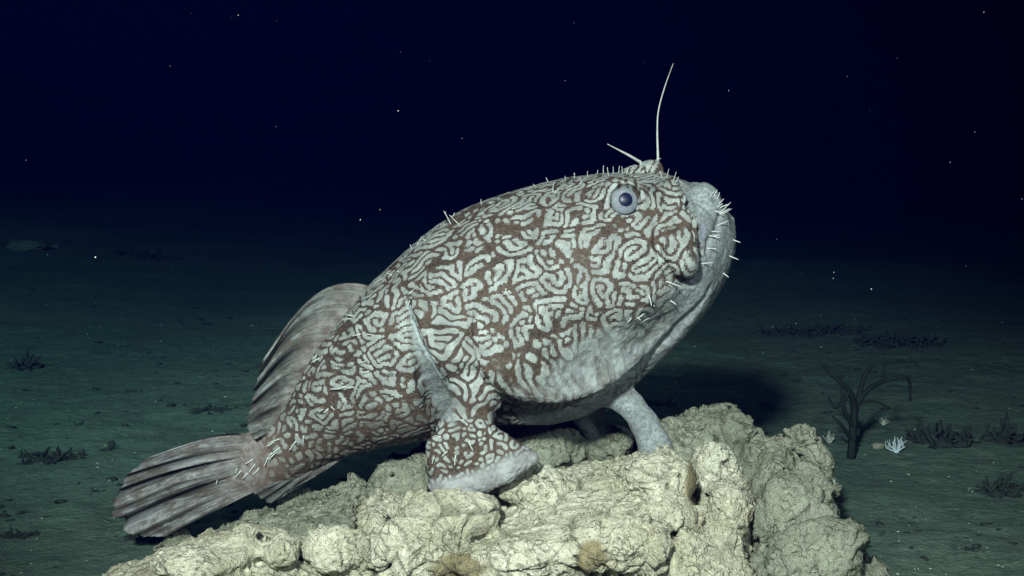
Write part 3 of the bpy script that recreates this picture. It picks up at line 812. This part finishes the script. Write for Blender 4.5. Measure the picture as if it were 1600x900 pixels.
for k, (x, y, dx, dy) in enumerate(FIL):
    p, n_ = hit(x, y)
    if p is None:
        for (ax, ay) in ((0, 4), (-3, 5), (3, 5), (-6, 3), (-8, 8), (0, 10), (8, 8), (-14, 8), (-14, -4)):
            p, n_ = hit(x + ax, y + ay)
            if p is not None: break
    if p is None: print('filament misses', x, y); continue
    L = math.hypot(dx, dy)
    d = P(x + dx, y + dy, p[1]) - P(x, y, p[1]); d = d / np.linalg.norm(d)
    if n_ @ (CAM - p) < 0: n_ = -n_
    d = d + np.array([0, -.35, 0]) + .25 * n_; d /= np.linalg.norm(d)
    L = L / 1000 * (2.2 + p[1]) / 2.2 * 1.12
    o = bpy.data.objects.new('skin_filament', filmesh[rg.randrange(5)]); COL.objects.link(o); o.parent = fishR
    o.location = p - d * .002 - bodyloc; o.rotation_euler = Vector(d).to_track_quat('Z', 'Y').to_euler()
    th = (.0118 if y > 300 else .008) * rg.uniform(.8, 1.15)
    o.scale = (th, th, L)
print('fish done', round(time.time() - T0, 1), 'filaments', len(FIL))

# ================================================================== ROCKS
rock_a = mat_rock('pale_rock', (.70, .675, .52), (.42, .40, .27), (.26, .19, .09))
rock_b = mat_rock('dim_lit_rock', (.34, .35, .26), (.22, .23, .17), (.16, .14, .08))  # dimmer, greener light on these rocks is painted into their colour
def mir_seed(x): return x * 3 + 1
def rock(name, build, lo, hi, h, mat, label, seed, calm=(), big=.020, lump=.010, pits=1.0, cracks=1.0, rough=1.0, ochre=(), cat='rock', group='rocks the fish rests on'):
    f = Field(lo, hi, h); build(f)
    pts = f.points()
    n = fbm(pts, .16, 2, seed) * big + (billow(pts * np.array([1, 1, 1.25]), .085, 3, seed + 5) - .25) * big * .25
    n = n - n[np.abs(f.F) < .01].mean() - .003
    f.F = (f.F - n).astype(np.float32)
    # keep the base under the seabed and close the volume
    for ax, side in ((0, 0), (0, -1), (1, 0), (1, -1), (2, 0), (2, -1)):
        sl = [slice(None)] * 3; sl[ax] = side; f.F[tuple(sl)] = .05
    v, q, t = f.polys(); nn = normals(v, q, t)
    c = v.mean(0)
    if np.sum((v - c) * nn) < 0: nn = -nn; q = q[:, ::-1]; t = t[:, ::-1] if len(t) else t
    wp = v + .008 * np.stack([vn(v, .03, seed + k) for k in (1, 2, 3)], 1)
    b1 = .6 * billow(wp, .042, 5, seed + 11, .68) + .4 * billow(wp * np.array([1, 1, 1.6]), .017, 3, seed + 17, .7)                    # cauliflower lumps with sharp creases
    F1, F2 = worley(wp, .022, seed)
    F3, F4 = worley(wp * np.array([1, 1, 1.3]), .070, seed + 4)
    crk = np.exp(-((F4 - F3) / .05) ** 2) * sstep(-.1, .4, vn(v, .09, seed + 9)) * cracks
    fc = facet(wp + .010 * fbm(v, .05, 2, 77)[:, None], .13, seed + 60) * .017 + facet(wp, .038, seed + 61) * .0055 + facet(wp, .017, seed + 62) * .0022
    P1, _ = worley(v + .003 * vn(v, .01, 3)[:, None], .030, seed + 20)
    P2, _ = worley(v, .013, seed + 21)
    pm = sstep(-.15, .5, vn(v, .10, seed + 30))
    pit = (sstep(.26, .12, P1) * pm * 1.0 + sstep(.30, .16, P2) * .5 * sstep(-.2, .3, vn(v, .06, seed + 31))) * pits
    tex = sstep(-.5, .3, vn(v, .12, seed + 40)) * .7 + .3
    cm = np.ones(len(v))
    for (ox, oy, orx, ory) in calm:
        px_, py_ = topx(v); cm = cm * (1 - .75 * sstep(1.2, .6, np.hypot((px_ - ox) / orx, (py_ - oy) / ory)))
    tex = tex * cm; fc = fc * cm
    d = (b1 - b1.mean()) * .75 * lump * 2.0 * tex + (np.clip(F2 - F1, 0, .5) - .2) * .004 * tex - crk * .010 - pit * .0085 + fc * rough + .0016 * fbm(v, .008, 2, seed + 50)
    och = np.zeros(len(v))
    for (ox, oy, orx, ory) in ochre:
        px_, py_ = topx(v); k = sstep(1.15, .8, np.hypot((px_ - ox) / orx, (py_ - oy) / ory) + .25 * vn(v, .02, 7)); och = np.maximum(och, k)
    d = d * (1 - .85 * och)
    v2 = v + nn * d[:, None]
    loc = np.array([c[0], c[1], max(v2[:, 2].min(), 0)])
    me_ = mesh_from(name, v2 - loc, q, t)
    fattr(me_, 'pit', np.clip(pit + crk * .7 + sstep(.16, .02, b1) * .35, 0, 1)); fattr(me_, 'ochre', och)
    o = link(name, me_, mat); o.location = loc
    tag(o, label, cat, group)
    print(name, len(v), round(time.time() - T0, 1)); return o

def pp(pts, Y, n=3): return smooth_poly(XZ(pts, Y), n)
def b_main(f):
    f.pillow(pp([(560, 985), (582, 890), (610, 842), (645, 800), (672, 784), (712, 776), (760, 764), (800, 744), (850, 732), (910, 722), (965, 718), (1020, 722), (1060, 734), (1092, 760), (1130, 800), (1165, 870), (1175, 985)], -.02), -.34, .06, .075, .01, shear=.09)
    f.ell(P(720, 800, -.22), (.07, .07, .04), .03); f.ell(P(830, 762, -.15), (.06, .05, .03), .03)
    f.ell(P(1030, 752, -.20), (.055, .06, .045), .02); f.ell(P(1010, 728, -.10), (.05, .06, .028), .02)
    f.ell(P(1050, 815, -.26), (.055, .05, .04), .012); f.ell(P(960, 855, -.33), (.08, .05, .05), .015)
    f.ell(P(800, 880, -.33), (.10, .05, .035), .02); f.ell(P(660, 870, -.28), (.07, .06, .05), .02)
    f.ell(P(1110, 880, -.24), (.05, .05, .07), .01); f.ell(P(1135, 800, -.18), (.035, .05, .05), .01)
    f.chain([P(1074, 700, -.27), P(1090, 760, -.27), P(1100, 820, -.33), P(1080, 880, -.33)], [.008, .012, .010, .008], .012, cut=True)
    f.chain([P(985, 770, -.28), P(1020, 790, -.30), P(1060, 782, -.30)], [.006, .011, .008], .010, cut=True)
    f.chain([P(862, 850, -.36), P(915, 838, -.37), P(960, 800, -.34)], [.006, .010, .006], .010, cut=True)
    f.chain([P(600, 950, -.34), P(622, 860, -.30), P(655, 820, -.28)], [.012, .012, .005], .012, cut=True)
    for x, y, r in ((1062, 790, .0020), (1051, 838, .0022)):
        p = P(x, y, -.30)
        for k in range(24):
            f.chain([P(x, y, -.40), P(x, y, -.16)], [r, r * .8], .003, cut=True); break
    # the soles press hollows where the fish stands
    f.chain([P(680, 757, -.197), P(712, 758, -.197), P(752, 747, -.197), P(790, 733, -.197), P(828, 713, -.197)], [.018, .021, .021, .018, .013], .008, cut=True)
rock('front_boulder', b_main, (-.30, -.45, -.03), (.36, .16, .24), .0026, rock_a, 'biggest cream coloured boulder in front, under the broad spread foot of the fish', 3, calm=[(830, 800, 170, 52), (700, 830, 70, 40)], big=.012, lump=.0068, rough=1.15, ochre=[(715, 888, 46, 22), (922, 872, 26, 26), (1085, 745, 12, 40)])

def b_col(f):
    f.pillow(pp([(1072, 985), (1076, 800), (1070, 740), (1085, 706), (1112, 694), (1140, 700), (1155, 730), (1158, 800), (1168, 985)], .04), -.16, .12, .05, .01, shear=.08)
    f.ell(P(1118, 720, -.06), (.035, .05, .04), .02); f.ell(P(1125, 850, -.14), (.042, .05, .08), .01)
rock('upright_block', b_col, (.22, -.24, -.03), (.42, .20, .26), .0028, rock_a, 'narrow upright cream block at the right end of the front boulder', 14, big=.010, lump=.007)

def b_back(f):
    f.pillow(pp([(960, 900), (985, 708), (1010, 670), (1040, 655), (1080, 655), (1120, 650), (1150, 656), (1172, 676), (1176, 710), (1168, 770), (1170, 900)], .22), .04, .30, .05, .01, shear=.10)
    f.ell(P(1122, 682, .12), (.045, .06, .030), .02); f.ell(P(1050, 682, .12), (.045, .06, .030), .02)
rock('flat_topped_rock', b_back, (.12, .0, -.03), (.50, .36, .28), .0038, rock_b, 'pale knobbly flat-topped rock behind the slim front fin', 22, big=.012, lump=.007, rough=1.7)

def b_ur(f):
    f.pillow(pp([(1150, 850), (1158, 740), (1172, 712), (1185, 690), (1215, 680), (1240, 690), (1262, 720), (1262, 760), (1228, 790), (1180, 815)], .05), -.10, .10, .04, .01, shear=.12)
rock('leaning_slab', b_ur, (.26, -.16, -.03), (.52, .18, .26), .0036, rock_b, 'smooth dimly lit grey-green slab leaning between the upright block and the knobbly rock', 31, big=.008, lump=.0035, pits=.4, rough=1.6)
def b_ur2(f):
    f.ell(P(1250, 690, .04), (.036, .05, .032), .008); f.ell(P(1208, 690, .06), (.020, .04, .014), .006)
    f.ell(P(1280, 730, .03), (.032, .05, .036), .008); f.ell(P(1300, 756, .02), (.018, .04, .022), .006); f.ell(P(1264, 672, .03), (.016, .03, .014), .006)
    f.chain([P(1262, 760, .12), P(1245, 880, .14)], [.035, .06], .01)
rock('knobbly_rock', b_ur2, (.32, -.08, -.03), (.60, .28, .28), .0036, rock_b, 'knobbly dimly lit grey-green rock with a rounded head, at the upper right of the outcrop', 37, big=.010, lump=.009, rough=1.7)
def b_lr(f):
    f.pillow(pp([(1130, 1000), (1160, 860), (1172, 822), (1215, 800), (1240, 784), (1280, 786), (1312, 800), (1340, 806), (1360, 826), (1352, 852), (1334, 880), (1344, 930), (1352, 1000)], -.05), -.27, .02, .06, .01, shear=.12)
    f.ell(P(1330, 830, -.18), (.034, .05, .028), .006); f.ell(P(1240, 800, -.16), (.05, .05, .03), .01); f.ell(P(1280, 880, -.26), (.07, .04, .05), .02)
    f.chain([P(1170, 826, -.28), P(1200, 815, -.26), P(1240, 802, -.25)], [.007, .010, .005], .006, cut=True)
    f.chain([P(1302, 800, -.27), P(1308, 850, -.31), P(1330, 880, -.31)], [.003, .006, .003], .006, cut=True)
rock('wide_rock', b_lr, (.22, -.36, -.03), (.60, .08, .22), .0036, rock_b, 'wide dimly lit grey-green rock lowest on the right of the outcrop, beside bare seabed', 45, big=.011, lump=.005, pits=.6, rough=2.0)
def b_fl(f):
    f.pillow(pp([(455, 985), (455, 880), (478, 850), (520, 818), (560, 796), (600, 784), (634, 786), (640, 806), (612, 850), (585, 890), (575, 985)], -.05), -.26, .0, .045, .01, shear=.2)
    f.ell(P(520, 860, -.22), (.05, .05, .04), .012); f.ell(P(604, 806, -.12), (.035, .05, .03), .012); f.ell(P(590, 850, -.22), (.03, .05, .05), .012)
    f.chain([P(500, 905, -.33), P(535, 890, -.33), P(575, 880, -.32)], [.010, .016, .008], .010, cut=True)
rock('sloping_boulder', b_fl, (-.40, -.36, -.03), (-.10, .06, .22), .0028, rock_a, 'cream boulder sloping down to the left of the biggest boulder', 52, calm=[(560, 815, 60, 24)], big=.012, lump=.0065, rough=1.2)
def b_fll(f):
    f.pillow(pp([(90, 985), (150, 905), (200, 882), (270, 858), (330, 838), (380, 834), (430, 838), (480, 852), (520, 880), (530, 985)], -.17), -.42, -.12, .045, .01, shear=.18)
    f.ell(P(375, 852, -.25), (.035, .05, .028), .012); f.ell(P(440, 858, -.25), (.03, .05, .025), .012); f.ell(P(300, 880, -.3), (.07, .06, .03), .02)
rock('low_ledge', b_fll, (-.68, -.50, -.04), (-.18, -.04, .16), .0030, rock_a, 'low cream ledge along the bottom left edge of the picture', 61, calm=[(300, 880, 120, 34)], big=.008, lump=.006)
def b_sl(f):
    f.pillow(pp([(165, 905), (250, 862), (330, 826), (400, 800), (440, 774), (500, 756), (545, 744), (574, 762), (572, 790), (530, 812), (470, 800), (400, 812), (330, 842), (230, 880)], .02), -.20, .04, .020, .008, shear=.2)
    f.ell(P(545, 775, -.0), (.03, .07, .03), .012); f.ell(P(480, 835, -.14), (.03, .04, .022), .006)
rock('thin_slab', b_sl, (-.62, -.28, -.04), (-.16, .14, .18), .0034, rock_b, 'thin dull greenish slab below the tail, behind the low cream ledge', 72, big=.006, lump=.005, rough=1.5)
def b_sm(f):
    f.pillow(pp([(575, 850), (585, 770), (592, 730), (606, 706), (640, 708), (668, 690), (690, 720), (690, 850)], .09), -.04, .12, .03, .01, shear=.1)
rock('stub_rock', b_sm, (-.28, -.12, -.03), (-.06, .18, .22), .0034, rock_b, 'small grey-green rock standing just behind the broad foot, left side', 83, big=.006, lump=.0055)
def b_ub(f):
    f.ell(P(860, 700, .12), (.06, .06, .045), .012); f.ell(P(900, 672, .20), (.06, .05, .04), .012); f.ell(P(790, 710, .14), (.05, .05, .04), .012)
    f.ell(P(950, 690, .16), (.045, .05, .035), .012); f.ell(P(840, 680, .24), (.06, .05, .04), .012); f.ell(P(730, 720, .16), (.06, .05, .05), .012)
    f.ell(P(850, 790, .15), (.20, .10, .08), .02)
rock('shaded_rubble_rock', b_ub, (-.22, .0, -.03), (.28, .34, .26), .0040, rock_b, 'broken dark rock lying in the shade under the belly', 91, big=.012, lump=.006)

# ================================================================== SEABED
def axis(c, near, step, far, growth):
    a = [0.]; s = step
    while a[-1] < far:
        a.append(a[-1] + s)
        if a[-1] > near: s *= growth
    a = np.array(a); return np.concatenate([-a[:0:-1], a]) + c
ax_ = axis(0, 1.6, .012, 140, 1.035); ay_ = axis(.6, 1.5, .012, 140, 1.035)
GXs, GYs = np.meshgrid(ax_, ay_, indexing='ij')
pt = np.stack([GXs, GYs, np.zeros_like(GXs)], -1).reshape(-1, 3)
def ground_h(p):
    q = np.array(p, float); q[:, 2] = 0
    dd = np.hypot(q[:, 0], q[:, 1] + 2.2)
    fade = np.clip(1 - dd / 40, 0, 1)
    h = .030 * fbm(q, .9, 3, 2) + .010 * fbm(q, .16, 3, 6) + .0060 * fbm(q, .035, 2, 8) * fade
    h += .10 * fbm(q, 3.5, 3, 21) * sstep(2.0, 5.0, dd) + .28 * sstep(0, -4, q[:, 0]) * sstep(3, 9, dd) - .02
    return h
gzv = ground_h(pt)
v = pt.copy(); v[:, 2] = gzv
nx_, ny_ = len(ax_), len(ay_)
I, J = np.meshgrid(np.arange(nx_ - 1), np.arange(ny_ - 1), indexing='ij'); k = (I * ny_ + J).ravel()
me = mesh_from('seabed', v, np.stack([k, k + ny_, k + ny_ + 1, k + 1], 1))
m = NT('silt'); vv = m.obj()
c = m.mix(m.rng(m.noise(vv, 2.2, 5, .6), .3, .7), (.068, .122, .094), (.102, .158, .118))  # green cast of light through water painted in; the silt itself is beige
c = m.mix(m.rng(m.noise(vv, 260, 2, .8), .35, .65, 0, .55), c, (.055, .075, .062))
c = m.mix(m.rng(m.noise(vv, 34, 4, .65), .50, .74, 0, .75), c, (.030, .048, .042))
c = m.mix(m.rng(m.noise(vv, 130, 3, .7), .62, .74, 0, .7), c, (.24, .28, .21))
c = m.mix(m.rng(m.noise(vv, 7, 4, .6, .4), .56, .70, 0, .5), c, (.045, .065, .052))
nn = m.bump(m.noise(vv, 12, 5, .65), .3, .02); nn = m.bump(m.noise(vv, 60, 5, .7), .9, .012, nn); nn = m.bump(m.noise(vv, 300, 3, .7), .4, .003, nn)
sb = link('seabed', me, m.out(c, .95, nn, .1)); tag(sb, kind='structure')
print('seabed', nx_ * ny_, round(time.time() - T0, 1))
def gp(px, py):
    z = 0.
    for _ in range(5):
        p = G(px, py, z); z = float(ground_h(np.array([p]))[0])
    return np.array([p[0], p[1], z])

# ================================================================== SEABED LIFE AND DEBRIS
dark = skin_mat('dark_debris', (.018, .024, .022), .9, .1)
grit = skin_mat('shell_grit', (.30, .34, .28), .85, .1)
def clump(name, px, py, wpx, hpx, label, seed, cat='debris', n=26, group=None, mat=None):
    c0 = gp(px, py); s = (c0[1] + 2.2) / F_PX; rg = random.Random(seed); b = MB()
    W_, H_ = wpx * s / 2, hpx * s
    for k in range(n):
        a = rg.uniform(0, 6.28); r = rg.random() ** .7
        x, y = math.cos(a) * r * W_, math.sin(a) * r * W_ * .8
        z0 = float(ground_h(np.array([[c0[0] + x, c0[1] + y, 0]]))[0]) - c0[2] - .002
        p = np.array([x, y, z0]); L = H_ * rg.uniform(.35, 1.0) * (1 - .5 * r)
        d = np.array([rg.uniform(-1, 1), rg.uniform(-1, 1), rg.uniform(.15, 1.1)]); d /= np.linalg.norm(d)
        pts = [p]
        for q in range(4):
            d = d + np.array([rg.uniform(-.5, .5) for _ in range(3)]); d /= np.linalg.norm(d); pts.append(pts[-1] + d * L / 3)
        r0 = max(.0012, H_ * .09) * rg.uniform(.6, 1.3)
        b.tube(pts, [r0, r0 * 1.1, r0 * .8, r0 * .9, r0 * .3], 5)
        mid = p * .5; mid[2] = float(ground_h(np.array([[c0[0] + mid[0], c0[1] + mid[1], 0]]))[0]) - c0[2] + .001
        b.tube([np.array([0, 0, .001]), mid, p + np.array([0, 0, .002])], [r0 * .8, r0 * .6, r0 * .8], 4)
        if rg.random() < .5: b.blob(p + np.array([0, 0, r0]), np.array([1.6, 1.5, .8]) * r0 * rg.uniform(1, 2.2), seed * 31 + k, .35)
    o = link(name, b.mesh(name), mat or dark); o.location = c0
    return tag(o, label, cat, group)
cl = 'dark clumps on the silt'
clump('debris_clump', 38, 575, 44, 34, 'upright blackish tuft near the left edge of the seabed', 1, n=22, group=cl)
clump('debris_clump', 82, 718, 112, 24, 'wide dark tangle on the silt left of the tail fin', 2, n=60, group=cl)
clump('debris_clump', 28, 836, 60, 20, 'small dark heap in the bottom left corner area', 3, n=26, group=cl)
clump('debris_clump', 150, 768, 30, 12, 'tiny dark tuft between the wide tangle and the tail fin', 4, n=12, group=cl)
clump('debris_clump', 232, 840, 90, 18, 'black scraps directly under the tip of the tail fin', 5, n=34, group=cl)
clump('debris_clump', 325, 640, 90, 14, 'faint dark litter on the silt left of the dorsal fin', 6, n=34, group=cl)
clump('debris_clump', 1568, 768, 80, 34, 'dark low heap on the bare silt at the right edge, nearest the camera', 7, n=44, group=cl)
clump('debris_clump', 1478, 690, 110, 40, 'broad dark thicket right of the white branching coral', 8, n=60, group=cl)
clump('debris_clump', 1575, 690, 90, 44, 'dark thicket touching the right edge, beyond the low heap', 9, n=50, group=cl)
clump('debris_clump', 1520, 858, 46, 14, 'small flat dark scrap in the lower right corner area', 10, n=18, group=cl)
clump('debris_clump', 1405, 540, 150, 30, 'dim dark thicket far behind the branching whip coral', 11, n=60, group=cl)
clump('debris_clump', 1270, 520, 190, 26, 'dim dark patch in the distance right of the fish chin', 12, n=60, group=cl)
clump('debris_clump', 1030, 632, 60, 22, 'dark growth on the silt just behind the slim front fin', 13, n=24, group=cl)
clump('debris_clump', 230, 410, 110, 18, 'far dark patch in the murk at upper left', 14, n=50, group=cl)
# small dark worm-like cup left of the tail
b = MB(); c0 = gp(166, 705); s_ = (c0[1] + 2.2) / F_PX
b.tube([np.array([0, 0, -.003]), np.array([.004, 0, 2 * s_]), np.array([.010, 0, 7 * s_]), np.array([.013, 0, 13 * s_]), np.array([.012, 0, 17 * s_])], [2.5 * s_, 3 * s_, 4 * s_, 6 * s_, 3 * s_], 9)
b.tube([np.array([-.016, 0, .001]), np.array([-.006, 0, .003]), np.array([.004, 0, .004])], [.001, .003, .004], 6)
o = link('dark_cup_animal', b.mesh('dark_cup_animal'), dark); o.location = c0; tag(o, 'single small black upright cup on the silt left of the tail', 'cup animal')
# white branching coral
def branch(b, p, d, L, r, depth, rg, spread=.7, up=.15):
    pts = [p]; n = 4
    for k in range(n):
        d = d + np.array([rg.uniform(-.25, .25), rg.uniform(-.25, .25), rg.uniform(-.1, .25) + up]); d /= np.linalg.norm(d); pts.append(pts[-1] + d * L / n)
    b.tube(pts, list(np.linspace(r, r * (.55 if depth else .35), n + 1)), 6)
    if depth:
        for k in range(2 + (rg.random() < .5)):
            i = rg.randint(1, n); dd = d + np.array([rg.uniform(-1, 1), rg.uniform(-1, 1), rg.uniform(-.3, .7)]) * spread
            branch(b, pts[i], dd / np.linalg.norm(dd), L * rg.uniform(.5, .75), r * .65, depth - 1, rg, spread, up)
whitec = skin_mat('white_coral', (.36, .43, .46), .6, .2)
for (px, py, sz, lab, sd, mt) in ((1400, 706, 23, 'small white branching coral on the silt at right', 4, whitec), (1296, 692, 16, 'faint little pale coral beside the stem of the dark whip coral', 9, grit), (1380, 664, 11, 'tiny pale sprig behind the white branching coral', 12, grit)):
    c0 = gp(px, py); s_ = (c0[1] + 2.2) / F_PX * sz / 27; b = MB(); rg = random.Random(sd)
    b.blob(np.array([0, 0, 0]), np.array([5, 5, 3]) * s_, sd, .2)
    for a in np.linspace(.15, 3.0, 8):
        d = np.array([math.cos(a), rg.uniform(-.5, .5), math.sin(a) + .15]); d /= np.linalg.norm(d)
        branch(b, np.array([0, 0, 1 * s_]), d, 19 * s_, 1.7 * s_, 1, rg, .6, .05)
    o = link('branching_coral', b.mesh('branching_coral'), mt); o.location = c0
    tag(o, lab, 'coral', 'pale branching corals')
# dark whip coral
whip = skin_mat('whip_coral', (.009, .014, .011), .8, .1)
c0 = gp(1330, 716); s_ = (c0[1] + 2.2) / F_PX; b = MB()
for pts, r0 in (([(0, 0), (2, 40), (4, 80), (-8, 110), (-30, 130), (-46, 146)], 7), ([(3, 60), (14, 100), (22, 130), (34, 150)], 5), ([(4, 78), (30, 110), (56, 128), (80, 132), (90, 118), (92, 92)], 4),
                ([(48, 122), (48, 140), (47, 162)], 3), ([(-8, 108), (-16, 96), (-30, 84), (-40, 100)], 4), ([(2, 50), (-16, 80), (-20, 110), (-24, 138)], 4), ([(0, 30), (-20, 56), (-34, 70)], 4), ([(10, 86), (34, 90), (56, 84)], 3)):
    q = smooth_open([(x * s_, math.sin(x * .07) * .02, y * s_) for x, y in pts], 6)
    b.tube(q, list(np.linspace(r0 * s_ * 1.0, r0 * s_ * .5, len(q))), 6)
o = link('whip_coral', b.mesh('whip_coral'), whip); o.location = c0; tag(o, 'tall dim dark branching whip coral behind the knobbly rock', 'coral')
# pale lumps
dullstone = skin_mat('dull_stone', (.07, .085, .065), .9, .1)
for (px, py, wx_, hz_, lab, sd) in ((40, 410, 62, 26, 'dim pale boulder far off at the left edge', 3), (1372, 700, 20, 12, 'small rounded grey stone beside the white coral', 5), (88, 405, 14, 8, 'small pale stone right of the far boulder', 8)):
    c0 = gp(px, py); s_ = (c0[1] + 2.2) / F_PX; b = MB(); b.blob(np.array([0, 0, .2 * hz_ * s_]), np.array([wx_ / 2, wx_ / 2.6, hz_ / 2.4]) * s_, sd, .22, 20, 12)
    o = link('stone', b.mesh('stone'), dullstone if px < 300 else rock_b); o.location = c0; tag(o, lab, 'stone')
# loose litter: dark flakes and pale grit, too many to count
def litter(name, n, mat, rlo, rhi, seed, flat=.45):
    rg = random.Random(seed); b = MB()
    pts = []
    for k in range(n):
        py = 330 + 580 * rg.random() ** 1.0; px = rg.uniform(-60, 1660)
        pts.append(G(px, py, 0.))
    pts = np.array(pts); z = ground_h(pts)
    msk = vn(pts, .30, seed) + .5 * vn(pts, .08, seed + 1)
    for k in range(n):
        if msk[k] < rg.uniform(-.5, .6): continue
        d = pts[k][1] + 2.2; s = d / F_PX
        r = (rlo + (rhi - rlo) * rg.random() ** 4) * .0010 * (1 + .18 * max(0, d - 2))
        b.blob(np.array([pts[k][0], pts[k][1], z[k] + r * flat * .4]), np.array([r * rg.uniform(.8, 2.2), r * rg.uniform(.8, 1.6), r * flat]), k + seed * 977, .35, 5, 3)
    o = link(name, b.mesh(name), mat); tag(o, kind='stuff'); return o
litter('dark_litter', 3600, dark, .8, 8, 3); litter('shell_grit', 3000, grit, .4, 2.2, 5)
# marine snow drifting in the water
snow = skin_mat('drifting_particle', (.28, .32, .30), .8, .1)
rg = random.Random(21); b = MB()
for k in range(80):
    Yy = rg.uniform(-1.2, 2.0); p = P(rg.uniform(0, 1600), rg.uniform(0, 560), Yy)
    r = rg.uniform(.0002, .0005) * (1 + .2 * (Yy + 1.2)) * (1.3 if k % 12 == 0 else 1)
    b.blob(p, np.array([r, r, r * rg.uniform(.7, 1.4)]), k, .3, 5, 4)
o = link('marine_snow', b.mesh('marine_snow'), snow); tag(o, kind='stuff')
print('all', round(time.time() - T0, 1))
